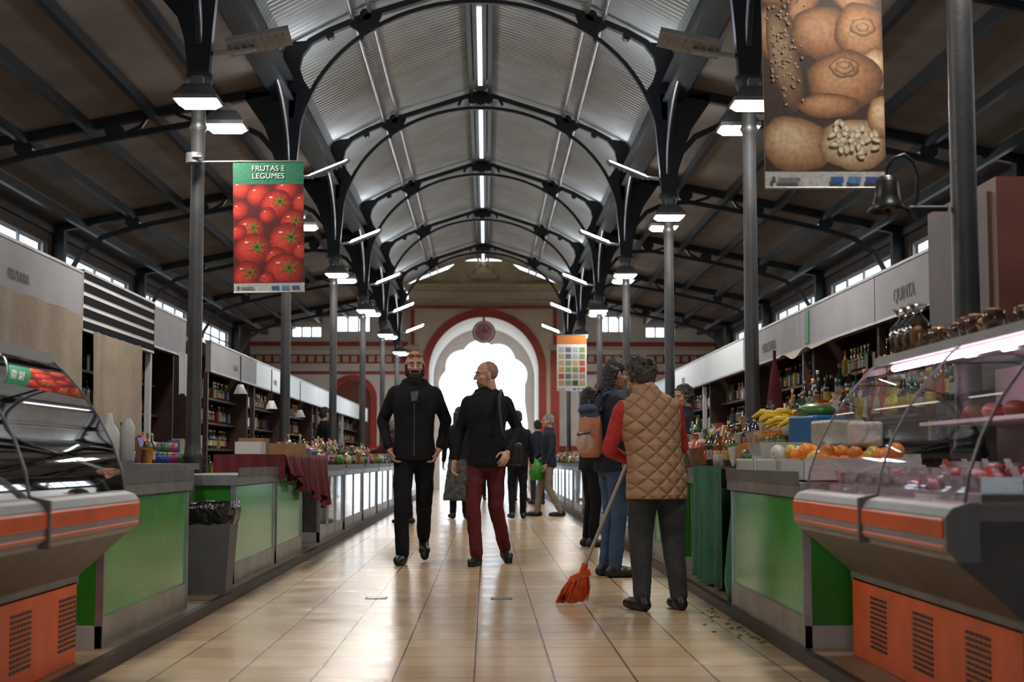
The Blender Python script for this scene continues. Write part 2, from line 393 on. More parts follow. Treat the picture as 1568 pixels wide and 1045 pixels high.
for nm,x0,x1,s in(('left',-6.75,cx-2.1,-1),('right',cx+2.1,6.55,1)):
    b=MB(); xc=cx+s*3.65
    holes=[(xc-.45,xc+.45,4.5,4.92),(xc+s*1.3-.4,xc+s*1.3+.4,4.35,4.62)]
    rectwall(b,x0,x1,-.06,5.4,holes,lambda a,c,d,e:b.box(a,c,YE-.1,YE+.1,d,e,WALLW))
    for h in holes:
        for q in(.33,.66): b.box(h[0]+(h[1]-h[0])*q-.02,h[0]+(h[1]-h[0])*q+.02,YE-.05,YE,h[2],h[3],WIN)
    b.box(x0,x1,YE-.2,YE-.1,4.08,4.2,REDW); b.box(x0,x1,YE-.16,YE-.1,3.98,4.08,CREAMW)
    b.box(x0,x1,YE-.14,YE-.1,3.6,3.85,REDW)
    k=x0+.1
    while k<x1-.2: b.box(k,k+.16,YE-.17,YE-.14,3.64,3.81,CREAMW); k+=.24
    b.box(x0,x1,YE-.16,YE-.1,3.3,3.38,REDW); b.box(x0,x1,YE-.13,YE-.1,-.0,1.3,REDW)
    ring(b,xc,.5,.68,2.6,YE-.18,YE-.1,REDW)
    hp=archpts(.5,2.6,0); b.add([(xc+p[0],YE-.12,p[1]) for p in hp],[tuple(range(len(hp)))],M('door_darkred',(.14,.03,.02),.6))
    b.obj('wall_end_'+nm)
# ---------------------------------------------------------------- display cases
MEAT=[M('meat_pink',(.50,.17,.16),.4,0,ns=30,na=.4),M('meat_red',(.26,.04,.04),.35,0,ns=30,na=.4),M('fat_pale',(.6,.45,.40),.4,0,ns=30,na=.2),M('sausage',(.28,.09,.05),.4,0,ns=20,na=.3),M('vacuum_pack',(.45,.42,.40),.15,0,ns=20,na=.3,coat=1)]
TRAY=M('tray_white',(.65,.60,.60),.3)
CITRUS=M('orange_fruit',(.85,.24,.01),.45,0,bump=.1)
DECK=M('case_deck',(.45,.42,.42),.3,.3); CASEB=M('case_back',(.42,.34,.34),.5)
def case(name,s,xf,y0,y1,seams,full=True):
    e=empty(name)
    X=lambda d:s*(xf+d)
    P=lambda L:[(X(d),z) for d,z in L]
    b=MB()
    b.prism(P([(.03,.60),(.02,.62),(.0,.63),(0,.735),(.02,.76),(.07,.775),(.10,.775),(.10,.60)]),y0,y1,GREYP)
    b.prism(P([(-.006,.67),(-.006,.728),(.01,.728),(.01,.67)]),y0+.02,y1-.02,ORANGE)
    b.prism(P([(-.004,.635),(-.004,.65),(.01,.65),(.01,.635)]),y0+.02,y1-.02,ORANGE)
    b.prism(P([(.03,.605),(.24,.42),(.24,.38),(1.0,.38),(1.0,.74),(.1,.74),(.1,.605)]),y0+.03,y1-.03,BELLY)
    b.prism(P([(.24,.06),(.24,.40),(.95,.40),(.95,.06)]),y0+.06,y1-.06,ORANGE)
    for q in seams: b.prism(P([(-.012,.605),(-.012,.765),(.06,.782),(.06,.605)]),q-.012,q+.012,BELLY)
    b.obj('body',e,bevel=.006)
    b=MB(); yy=y0+.35
    while yy<y1-.3:
        for r in range(11):
            for c in range(6):
                b.box(min(X(.236),X(.245)),max(X(.236),X(.245)),yy+c*.042,yy+c*.042+.034,.13+r*.02,.140+r*.02,BLACK)
        yy+=.62
    b.obj('vent_grille',e)
    b=MB()
    b.prism(P([(.1,.72),(.1,.765),(.9,.85),(.9,.72)]),y0+.02,y1-.02,DECK)
    b.prism(P([(.9,.74),(.9,1.30),(.98,1.30),(.98,.74)]),y0+.02,y1-.02,CASEB)
    b.prism(P([(.37,1.315),(.37,1.35),(.5,1.37),(1.0,1.37),(1.0,1.33),(.5,1.33)]),y0,y1,GREYP)
    b.prism(P([(.55,1.05),(.55,1.065),(.9,1.065),(.9,1.05)]),y0+.05,y1-.05,TRAY)
    b.obj('deck_and_canopy',e)
    b=MB(); b.tube([(X(.43),y0+.1,1.30),(X(.43),y1-.1,1.30)],.014,PINKT,8); b.obj('tube_light',e)
    gp=[(.06,.775),(.075,.86),(.115,.97),(.18,1.09),(.26,1.2),(.33,1.28),(.38,1.325)]
    b=MB(); b.prism(P(gp),y0+.01,y1-.01,GLASS,caps=False,closed=False,smooth=True); b.obj('glass_front',e)
    b=MB()
    for yy in(y0+.01,y1-.01):
        pl=P(gp+[(.9,1.33),(.9,.775)]); b.add([(p[0],yy,p[1]) for p in pl],[tuple(range(len(pl)))],GLASS)
    b.obj('glass_end',e)
    b=MB()
    for yy in [y0+.01]+list(seams)+[y1-.01]: b.ribbon(P(gp),.008,.012,yy,STEELD)
    b.obj('glass_rib',e)
    b=MB(); yy=y0+.12
    while yy<y1-.15:
        for d in(.2,.42,.66):
            z=.77+(d-.1)*.1; x=X(d); w=.09
            b.box(x-w,x+w,yy-.11,yy+.11,z-.01,z+.02,TRAY)
            if full or R.random()<.15:
                if R.random()<.5:
                    b.obox((x,yy,z+.045),(.12,.16,.05),MEAT[4],rz=R.uniform(-.3,.3))
                else:
                    for k in range(6):
                        m=R.choice(MEAT); b.ell((x+R.uniform(-.05,.05),yy+R.uniform(-.07,.07),z+.03+R.uniform(0,.02)),(R.uniform(.02,.05),R.uniform(.02,.05),R.uniform(.012,.025)),m,8,5,R.uniform(0,3))
            b.obox((x-s*.08,yy,z+.06),(.004,.06,.04),R.choice([WPLAS,WPLAS,WPLAS,WPLAS,ORANGE]),ry=-s*.3)
            if R.random()<(.4 if full else .1): b.ell((X(.7),yy,1.1),(.05,.07,.035),R.choice(MEAT),8,6)
        yy+=.25
    b.obj('meat_trays',e)
    return e
case('refrigerated_display_case',1,1.35,4.42,6.62,[5.42])
case('refrigerated_display_case',-1,1.47,3.9,6.42,[5.08],full=False)
b=MB(); JAR=M('amber_jar',(.12,.05,.03),.15,0,coat=1); BREADM=M('bread_crust',(.5,.24,.08),.6,0,ns=20,na=.3,bump=.3)
for i in range(16):
    y=4.5+i*.11; x=1.86+R.uniform(-.03,.06)
    if i%5==4: b.ell((x,y,1.40),(.05,.05,.035),BREADM,10,6)
    else:
        b.lathe([(0,0),(.035,0),(.042,.04),(.042,.07),(.038,.07),(.03,.01)],(x,y,1.372),JAR,12); b.tube([(x-.04,y,1.42),(x-.062,y,1.415),(x-.062,y,1.395),(x-.04,y,1.385)],.005,JAR,6)
        b.ell((x,y,1.44),(.034,.034,.012),BREADM,8,4)
b.obj('jar_display')
b=MB(); BAG=glassmat('cellophane',(.85,.82,.78),2.5,.12)
for i in range(3):
    c=(1.82,6.28+i*.12,1.372)
    b.lathe([(.05,0),(.06,.05),(.055,.1),(.02,.14),(.015,.15),(.045,.19)],c,BAG,10); b.ell((c[0],c[1],c[2]+.05),(.04,.04,.045),BREADM,8,6)
b.obj('pastry_bag')
# ---------------------------------------------------------------- counters
GGLOSS=M('green_gloss',(.06,.34,.045),.16,0,ns=1.3,na=.25)
CABG=M('cabinet_glass',(.16,.26,.26),.08,.2,ns=2,na=.4,coat=1)
def counter(name,s,xf,y0,y1,style='green',depth=.5,zt=.80,n=None):
    b=MB(); X=lambda d:s*(xf+d)
    def bx(d0,d1,a,c,z0,z1,m): b.box(min(X(d0),X(d1)),max(X(d0),X(d1)),a,c,z0,z1,m)
    bx(.02,depth,y0+.02,y1-.02,.07,zt-.06,GREEN if style=='green' else STEELD)
    bx(0,.03,y0,y1,.06,.2,STEEL)
    bx(.0,depth,y0,y0+.02,.06,.16,WPLAS)
    bx(-.02,depth+.02,y0-.02,y1+.02,zt-.07,zt,STEEL)
    n=n or max(1,round((y1-y0)/1.0))
    for k in range(n+1):
        y=y0+(y1-y0)*k/n; y=min(max(y,y0+.02),y1-.02); bx(-.004,.03,y-.015,y+.015,.06,zt-.05,STEEL)
    bx(.008,.014,y0+.04,y1-.04,.2,zt-.08,GGLOSS if style=='green' else CABG)
    bx(-.03,-.02,y0,y1,zt-.01,zt+.05,STEELD)
    return b.obj(name)
PAL=[M('it_%d'%i,c,.4,0,ns=25,na=.25,coat=.3) for i,c in enumerate([(.45,.04,.02),(.6,.24,.03),(.55,.4,.05),(.08,.2,.03),(.04,.11,.02),(.42,.37,.3),(.25,.1,.04),(.05,.08,.28),(.25,.03,.12),(.55,.52,.48),(.09,.05,.04),(.33,.22,.09)])]
BOT=[M('bottle_dark',(.03,.02,.015),.12,0,coat=1),M('bottle_green',(.02,.07,.03),.12,0,coat=1),M('bottle_amber',(.25,.08,.02),.15,0,coat=1)]
def bottle(b,c,h,r,m=None):
    m=m or R.choice(BOT)
    b.lathe([(0,0),(r,0),(r,h*.58),(r*.8,h*.68),(r*.33,h*.78),(r*.33,h*.98),(0,h)],c,m,8)
    b.lathe([(r*1.03,h*.18),(r*1.03,h*.46)],c,R.choice([PAL[9],PAL[5],PAL[2],PAL[0]]),8)
    b.lathe([(r*.37,h*.9),(r*.37,h),(0,h*1.005)],c,R.choice(PAL),8)
def produce(name,s,x0,x1,y0,y1,z0,slope,kinds,dens=.11):
    b=MB(); steps=max(2,int((x1-x0)/.16+.5))
    for i in range(steps):
        xa=x0+(x1-x0)*i/steps; za=z0+slope*(xa-x0); w=(x1-x0)/steps
        b.box(min(s*xa,s*(xa+w)),max(s*xa,s*(xa+w)),y0,y1,min(za,z0)-.005,za+.01,STEELD if i else BROWN)
    yy=y0+dens/2
    while yy<y1-.05:
        grp=R.choice(kinds)
        seg=R.uniform(.28,.5); m=R.choice(PAL)
        ye=min(y1-.04,yy+seg)
        for i in range(steps):
            if R.random()<.35: grp=R.choice(kinds); m=R.choice(PAL)
            xa=x0+(x1-x0)*(i+.5)/steps; za=z0+slope*(xa-x0-(x1-x0)/steps*.5)+.012
            q=yy
            while q<ye:
                x=s*(xa+R.uniform(-.02,.02))
                if grp=='fruit':
                    r=R.uniform(.032,.045)
                    for kk in range(2): b.ell((x+R.uniform(-.04,.04),q+R.uniform(-.02,.02),za+r*(1+kk*1.2)),r,m,8,6)
                elif grp=='bottle': bottle(b,(x,q,za),R.uniform(.18,.28),R.uniform(.028,.036))
                elif grp=='jar':
                    b.lathe([(0,0),(.035,0),(.038,.07),(.03,.09)],(x,q,za),m,8); b.lathe([(.034,.085),(.034,.105),(0,.106)],(x,q,za),R.choice(PAL),8)
                elif grp=='pack':
                    b.obox((x,q,za+.07),(R.uniform(.05,.1),R.uniform(.07,.1),R.uniform(.1,.16)),R.choice(PAL),rz=R.uniform(-.4,.4),ry=R.uniform(-.3,.3))
                elif grp=='bag':
                    c=(x,q,za); mm=R.choice([PAL[9],PAL[5],PAL[11],PAL[2],PAL[0]])
                    b.lathe([(0,0),(.045,.0),(.055,.05),(.045,.1),(.012,.13),(.03,.17)],c,mm,8)
                elif grp=='leaf':
                    for kk in range(4):
                        a=R.uniform(0,6.3); b.ell((x+.03*math.cos(a),q+.03*math.sin(a),za+.05),(.045,.015,.06),PAL[R.choice([3,4,3])],6,5,a)
                q+=dens*(.8 if grp in('fruit','jar') else 1)
        yy=ye+.02
    return b.obj(name)
counter('stall_counter',-1,1.72,6.82,8.75,n=1)
counter('stall_counter',-1,1.72,10.35,12.3,n=1)
counter('stall_counter',-1,1.72,12.4,14.1,n=1)
b=MB()
for a,c in((8.95,9.75),(9.85,10.25)):
    b.box(-2.24,-1.98,a,c,.06,.84,STEEL); b.box(-2.25,-1.95,a-.02,c+.02,.84,.88,STEEL); b.box(-1.975,-1.965,a+.05,c-.05,.2,.75,STEELD)
b.obj('steel_sink_cabinet')
b=MB(); b.box(-2.2,-1.78,6.9,8.7,.805,.83,STEEL); b.box(-2.2,-2.0,7.0,8.6,.83,.9,STEELD)
b.obj('steel_chopping_tray')
b=MB()
def tbox(b,c,w0,w1,z0,z1,m):
    V=[(c[0]+sx*w,c[1]+sy*w,z) for w,z in((w0,z0),(w1,z1)) for sx,sy in((-1,-1),(1,-1),(1,1),(-1,1))]
    b.add(V,[(0,1,2,3),(4,5,6,7)]+[(k,(k+1)%4,4+(k+1)%4,4+k) for k in range(4)],m)
BINM=M('bin_grey',(.10,.10,.105),.5,0,ns=8,na=.1); BAGM=M('bin_liner',(.01,.01,.011),.2,0,bump=.8,bs=25)
tbox(b,(0,0),.125,.16,0,.5,BINM); tbox(b,(0,0),.17,.172,.5,.53,BINM)
V=[];F=[]; n=40
for j,(w,z) in enumerate(((.165,.44),(.178,.47),(.182,.53),(.175,.575),(.15,.57),(.13,.5))):
    for k in range(n):
        a=2*pi*k/n; c,s_=math.cos(a),math.sin(a); q=1/max(abs(c),abs(s_))*.97
        q=min(q,1.28); rr=w*q*(1+R.uniform(-.02,.02)); V.append((rr*c,rr*s_,z+R.uniform(-.012,.012)))
for j in range(5):
    for k in range(n): F.append((j*n+k,j*n+(k+1)%n,(j+1)*n+(k+1)%n,(j+1)*n+k))
b.add(V,F,BAGM,True)
b.obj('rubbish_bin',loc=(-1.76,9.65,.06))
b=MB()
b.box(-2.2,-1.85,12.5,15.3,.81,.94,BROWN)
def cl(u,v):
    y=12.4+3.1*u
    w=.012*math.sin(u*70)+.01*math.sin(u*31+1)
    if v<.5: return (-2.24+(.59)*(v/.5),y,.95)
    t=(v-.5)/.5; dr=.16+.34*u+.05*math.sin(u*22)
    return (-1.65+.02*t+w*t*3,y,.95-dr*t)
b.grid(cl,120,14,MAROON)
def cl2(u,v):
    x=-2.24+.59*u; return (x,12.4-.02*v-.015*math.sin(u*30)*v,.95-.2*v)
b.grid(cl2,30,6,MAROON)
b.obj('tablecloth_stall')
b=MB(); CARD=M('cardboard',(.30,.17,.08),.8,0,ns=9,na=.15)
b.box(-2.15,-1.93,12.9,13.2,.955,1.06,WPLAS); b.box(-2.05,-1.75,14.2,14.6,.955,1.06,CARD); b.box(-2.22,-2.0,13.5,13.9,.955,1.1,CARD)
b.obj('cardboard_box')
produce('produce_display',-1,2.55,2.9,9.2,14.0,.85,.5,['bottle','jar','pack'])
y=15.6
while y<38.3:
    y1=y+2.5
    counter('stall_counter',-1,1.72,y,y1,'glass')
    produce('produce_display',-1,1.78,2.22,y,y1,.84,.35,['fruit','leaf','pack','jar','bag','bottle'] if y<24 else ['fruit','pack','leaf'],dens=.11 if y<24 else .16)
    y+=2.75
counter('stall_counter',1,1.43,6.78,8.8,n=1,depth=.55)
b=MB()
for a in(6.9,7.55,8.2):
    b.box(1.47,1.98,a,a+.58,.81,.83,WPLAS); b.box(1.46,1.48,a,a+.58,.81,.9,WPLAS); b.box(1.98,2.0,a,a+.58,.81,.93,WPLAS); b.box(1.46,2.0,a-.01,a+.01,.81,.91,WPLAS); b.box(1.46,2.0,a+.57,a+.59,.81,.91,WPLAS)
b.obj('produce_crate')
b=MB()
for i in range(60):
    m=CITRUS if R.random()<.75 else PAL[2]
    yy=R.uniform(6.97,8.1)
    b.ell((R.uniform(1.53,1.94),yy,.875+R.uniform(0,.07)),.042,m if yy<7.7 else PAL[9],10,8)
b.obj('orange_pile')
b=MB(); TUB=M('frosted_tub',(.45,.45,.40),.25,0,coat=.5)
tbox(b,(1.68,8.42),.15,.18,.84,1.0,TUB); b.obj('plastic_tub')
b=MB()
b.grid(lambda u,v:(1.49+.025*math.sin(u*25)*(v)+.015*math.sin(u*9),9.55+1.35*u,.86-.78*v),80,12,TARP)
b.obj('green_tarp')
b=MB(); LG=M('green_bag',(.06,.26,.13),.3,0,bump=.6,bs=20)
b.lathe([(0,0),(.08,.0),(.10,.12),(.08,.35),(.05,.55),(.02,.62),(.05,.7)],(1.52,9.03,.065),LG,14); b.obj('green_plastic_bag')
counter('stall_counter',1,1.55,9.2,11.4)
produce('produce_display',1,1.58,2.0,9.0,11.3,.85,.6,['pack','bag','bottle','jar','pack','bag'],dens=.095)
counter('stall_counter',1,1.48,11.6,14.2)
produce('produce_display',1,1.52,2.0,11.5,14.1,.85,.55,['pack','bottle','jar','bag'],dens=.1)
produce('produce_display',1,2.28,2.58,7.9,13.9,1.14,.45,['pack','bag','bottle','pack','jar'],dens=.11)
b=MB(); YEL=M('banana_yellow',(.75,.5,.03),.5); BLUE=M('blue_wrap',(.02,.13,.30),.3)
for i in range(14):
    c=Vector((1.66+R.uniform(0,.2),9.0+R.uniform(-.2,.5),1.10+R.uniform(0,.08)))
    b.tube([c+Vector((0,0,0)),c+Vector((.05,-.03,.03)),c+Vector((.11,-.03,.03)),c+Vector((.15,0,.0))],[.008,.018,.018,.006],YEL,8)
b.obj('banana_bunch')
b=MB(); b.obox((1.84,8.35,1.05),(.2,.3,.2),BLUE,rz=.3); b.obox((1.85,7.9,1.04),(.2,.3,.14),PAL[5],rz=.1); b.obox((1.88,7.45,1.03),(.16,.3,.12),PAL[9],rz=-.2)
b.ell((1.84,8.35,1.17),(.12,.14,.05),PAL[4]); b.obj('wrapped_goods',bevel=.03)
b=MB()
for i in range(26):
    y=8.95+R.uniform(0,4.5); bottle(b,(2.82+R.uniform(-.05,.1),y,1.34),R.uniform(.24,.34),.04)
b.box(2.74,2.95,8.85,13.6,1.3,1.34,BROWN)
b.obj('bottle_row')
b=MB(); b.lathe([(.02,0),(.07,.02),(.06,.2),(.03,.42),(.012,.5)],(2.10,10.9,1.12),MAROON,12); b.tube([(2.10,10.9,.85),(2.10,10.9,1.7)],.012,MAROON,8); b.obj('folded_parasol')
y=15.3
while y<38.3:
    y1=y+2.5
    counter('stall_counter',1,1.50,y,y1,'glass')
    produce('produce_display',1,1.56,2.0,y,y1,.84,.35,['fruit','leaf','pack','jar','bag'] if y<24 else ['fruit','pack'],dens=.12 if y<24 else .17)
    y+=2.75
b=MB()
for i in range(30):
    b.ell((1.39-abs(R.gauss(0,.08)),R.uniform(7.4,9.2),.005),(R.uniform(.006,.024),R.uniform(.006,.013),.004),PAL[3] if R.random()<.6 else PAL[4],7,4,R.uniform(0,3))
b.obj('leaf_scraps')
# ---------------------------------------------------------------- back kiosks with fascia
def kiosk(name,s,xb,y0,y1,col=BROWN,shelves=True,post=True):
    b=MB(); X=lambda d:s*(xb+d)
    def bx(d0,d1,a,c,z0,z1,m): b.box(min(X(d0),X(d1)),max(X(d0),X(d1)),a,c,z0,z1,m)
    bx(.5,.55,y0,y1,.06,2.3,col)
    bx(.04,.55,y0+.01,y0+.05,.06,2.2,col); bx(.04,.55,y1-.05,y1-.01,.06,2.2,col)
    if post: bx(-.05,.0,y0-.0,y0+.07,.06,1.9,WPLAS if R.random()<.4 else BROWN)
    bx(.05,.55,y0+.01,y1-.01,2.25,2.3,WHITE)
    if shelves:
        for z in(.7,1.02,1.34,1.64):
            bx(.18,.5,y0+.06,y1-.06,z,z+.025,BROWN)
            q=y0+.13
            while q<y1-.13:
                x=X(.3); t=R.random()
                if t<.45: bottle(b,(x,q,z+.025),.24,.035)
                elif t<.8: b.obox((x,q,z+.11),(.1,.09,R.uniform(.1,.17)),R.choice(PAL))
                q+=.12 if y0<24 else .2
    return b.obj(name)
def sign(name,s,xb,y0,y1,z0,z1,m,txt=None,tm=None,sz=.13,stripe=False,ty=None):
    e=empty(name); b=MB(); x=s*xb
    b.box(x-.03,x+.03,y0+.01,y1-.01,z0,z1,m)
    b.box(x-.035,x+.035,y0+.005,y1-.005,z0-.02,z0,STEEL); b.box(x-.035,x+.035,y0+.005,y1-.005,z1,z1+.02,STEEL)
    if stripe:
        n=9
        for k in range(n):
            if k%2==0: b.box(x-.036,x+.036,y0+.02,y1-.02,z0+(z1-z0)*k/n,z0+(z1-z0)*(k+1.25)/n if k<n-1 else z1,STRIPE)
    b.obj('board',e)
    if txt: text('lettering',txt,sz,(x-s*.034,ty if ty else (y0+y1)/2,(z0+z1)/2-.04),(pi/2,0,-s*pi/2),tm or GT0,e)
GT0=M('lettering_grey',(.16,.16,.165),.6)
segsL=[(7.0,11.6,SIGNW,'FRUTARIA'),(11.6,14.1,WHITE,None),(14.1,15.6,SIGNW,None),(17.0,20.4,SIGNW,'TALHO'),(20.4,24,SIGNL,'FLORES'),(24,28,SIGNL,None),(28,33,SIGNL,None),(33,39.5,SIGNL,None)]
for i,(a,c,m,t) in enumerate(segsL):
    kiosk('market_kiosk',-1,3.2,a,c)
    if i==1: sign('striped_fascia',-1,3.15,a,c,1.92,2.36,WHITE,stripe=True)
    else: sign('stall_sign',-1,3.15,a,c,1.98 if i<3 else 1.92,2.34 if i<3 else 2.24,m,t,sz=.10,ty=10.0 if i==0 else None)
segsR=[(6.9,9.05,SIGNW,'QUINTA DA\nRIBEIRO'),(9.05,11.2,SIGNW,'QUINTA'),(11.2,13.9,SIGNW,None),(13.9,17,SIGNW,'MERCEARIA'),(17,20.4,SIGNL,None),(20.4,24,SIGNL,'PEIXE'),(24,28,SIGNL,None),(28,33,SIGNL,None),(33,39.5,SIGNL,None)]
GT=M('sign_green',(.03,.2,.08),.5)
for i,(a,c,m,t) in enumerate(segsR):
    kiosk('market_kiosk',1,3.0,a,c)
    sign('stall_sign',1,2.95,a,c,1.94,2.28 if i<6 else 2.2,m,t,GT if i in(2,) else None,sz=.14,ty=10.4 if i==1 else None)
b=MB(); b.box(2.912,2.917,8.85,8.98,1.96,2.26,GT); b.box(2.912,2.917,13.5,13.65,1.96,2.26,GT); b.obj('sign_green_stripe')
b=MB(); CUPB=M('brown_cupboard_paint',(.09,.025,.018),.5,0,ns=5,na=.2)
b.box(2.62,2.9,7.6,8.8,1.55,2.36,CUPB); b.box(2.605,2.62,7.7,8.15,1.6,2.3,BROWN); b.box(2.605,2.62,8.25,8.75,1.6,2.3,BROWN);b.box(2.72,2.9,7.6,8.8,.06,1.55,BROWN); b.obj('brown_cupboard')
b=MB()
def curtain(b,x,y0,y1,z0,z1,amp=.02,m=CURT):
    b.grid(lambda u,v:(x+amp*math.sin(u*38)+amp*.6*math.sin(u*17+v*2),y0+(y1-y0)*u,z1+(z0-z1)*v+.02*math.sin(u*6)*v),60,6,m)
curtain(b,-3.06,7.2,11.4,1.25,2.0,.015); curtain(b,-3.06,11.7,13.4,.9,1.9)
b.obj('hanging_curtain')
b=MB(); curtain(b,-3.05,14.9,15.7,1.55,1.98,.01,WPLAS); b.obj('hanging_cloth')
b=MB()
b.grid(lambda u,v:(2.88-.4*v,11.4+1.3*u,1.93-.18*v+.03*math.sin(u*9)*v),30,6,M('clear_awning',(.42,.38,.33),.3,0,coat=.5)); b.obj('plastic_awning')
b=MB()
for (y,z) in((15.9,1.7),(18.2,1.62),(21.,1.6)):
    b.lathe([(0,0),(.03,0),(.07,-.09),(.075,-.1)],(-2.6,y,z),WPLAS,12); b.tube([(-2.6,y,z),(-2.6,y,2.0)],.006,BLACK,6)
b.obj('hanging_scale_pan')
b=MB(); b.lathe([(0,0),(.07,0),(.07,.2),(.03,.26),(.02,.32),(0,.32)],(-2.40,9.6,.88),WPLAS,12); b.lathe([(0,0),(.05,0),(.05,.2),(.05,.24),(.02,.3)],(-2.40,10.1,.88),WPLAS,10); b.box(-2.46,-2.3,9.3,10.3,.80,.88,STEEL); b.box(-2.46,-2.3,9.3,9.34,.06,.8,STEEL); b.box(-2.46,-2.3,10.26,10.3,.06,.8,STEEL)
b.obj('white_bottle')
# ---------------------------------------------------------------- banners (flat printed)
def vcol_mat(name):
    m=bpy.data.materials.new(name); m.use_nodes=True; nt=m.node_tree; bs=nt.nodes['Principled BSDF']
    a=nt.nodes.new('ShaderNodeVertexColor'); a.layer_name='Col'
    tc=nt.nodes.new('ShaderNodeTexCoord'); n=nt.nodes.new('ShaderNodeTexNoise'); n.inputs['Scale'].default_value=45; n.inputs['Detail'].default_value=6
    nt.links.new(tc.outputs['Object'],n.inputs['Vector'])
    r=nt.nodes.new('ShaderNodeValToRGB'); r.color_ramp.elements[0].position=.35; r.color_ramp.elements[1].position=.6
    r.color_ramp.elements[0].color=(.72,.7,.68,1); r.color_ramp.elements[1].color=(1.0,1.0,1.0,1)
    nt.links.new(n.outputs['Fac'],r.inputs['Fac'])
    mx=nt.nodes.new('ShaderNodeMix'); mx.data_type='RGBA'; mx.blend_type='MULTIPLY'; mx.inputs[0].default_value=1
    nt.links.new(a.outputs['Color'],mx.inputs[6]); nt.links.new(r.outputs['Color'],mx.inputs[7]); nt.links.new(mx.outputs[2],bs.inputs['Base Color'])
    bs.inputs['Roughness'].default_value=.55
    return m
VC=vcol_mat('banner_print')
class Poster:
    def __init__(s,w,h): s.w=w;s.h=h;s.v=[];s.f=[];s.c=[];s.l=0.0006
    def rect(s,x0,x1,z0,z1,c):
        o=len(s.v); s.l+=.00012
        s.v+=[(x0,-s.l,z0),(x1,-s.l,z0),(x1,-s.l,z1),(x0,-s.l,z1)]; s.c+=[c]*4; s.f.append((o,o+1,o+2,o+3))
    def blob(s,cx,cz,rx,rz,c0,c1,c2,rot=0,hl=(-.3,.35),bounds=None,wob=0,n=28):
        s.l+=.00006; o=len(s.v); B=bounds or(0,s.w,0,s.h)
        def put(x,z,c):
            s.v.append((min(max(x,B[0]),B[1]),-s.l,min(max(z,B[2]),B[3]))); s.c.append(c)
        ca,sa=math.cos(rot),math.sin(rot)
        ph=R.uniform(0,6)
        put(cx+hl[0]*rx,cz+hl[1]*rz,c0)
        for q,c in((.3,c0),(.65,c1),(1,c2)):
            for k in range(n):
                a=2*pi*k/n; w=1+wob*math.sin(5*a+ph)*q+wob*.6*math.sin(9*a+2*ph)*q; x=rx*q*w*math.cos(a)+hl[0]*rx*(1-q); z=rz*q*w*math.sin(a)+hl[1]*rz*(1-q)
                put(cx+x*ca-z*sa,cz+x*sa+z*ca,c)
        for k in range(n): s.f.append((o,o+1+k,o+1+(k+1)%n))
        for r in range(2):
            for k in range(n): s.f.append((o+1+r*n+k,o+1+(r+1)*n+k,o+1+(r+1)*n+(k+1)%n,o+1+r*n+(k+1)%n))
    def star(s,cx,cz,r,c,B):
        s.l+=.00012; a0=R.uniform(0,6)
        for k in range(6):
            a=a0+2*pi*k/6; o=len(s.v)
            for x,z in((cx+.15*r*math.cos(a+1.5),cz+.15*r*math.sin(a+1.5)),(cx+r*math.cos(a),cz+r*math.sin(a)),(cx+.15*r*math.cos(a-1.5),cz+.15*r*math.sin(a-1.5)),(cx-.1*r*math.cos(a),cz-.1*r*math.sin(a))):
                s.v.append((min(max(x,B[0]),B[1]),-s.l,min(max(z,B[2]),B[3]))); s.c.append(c)
            s.f.append((o,o+1,o+2,o+3))
    def obj(s,name,parent):
        me=bpy.data.meshes.new(name); me.from_pydata(s.v,[],s.f); me.materials.append(VC)
        ca=me.color_attributes.new('Col','FLOAT_COLOR','POINT')
        for i,c in enumerate(s.c): ca.data[i].color=(*c,1)
        o=bpy.data.objects.new(name,me); COL.objects.link(o); o.parent=parent; return o
BW,BH=.56,1.05
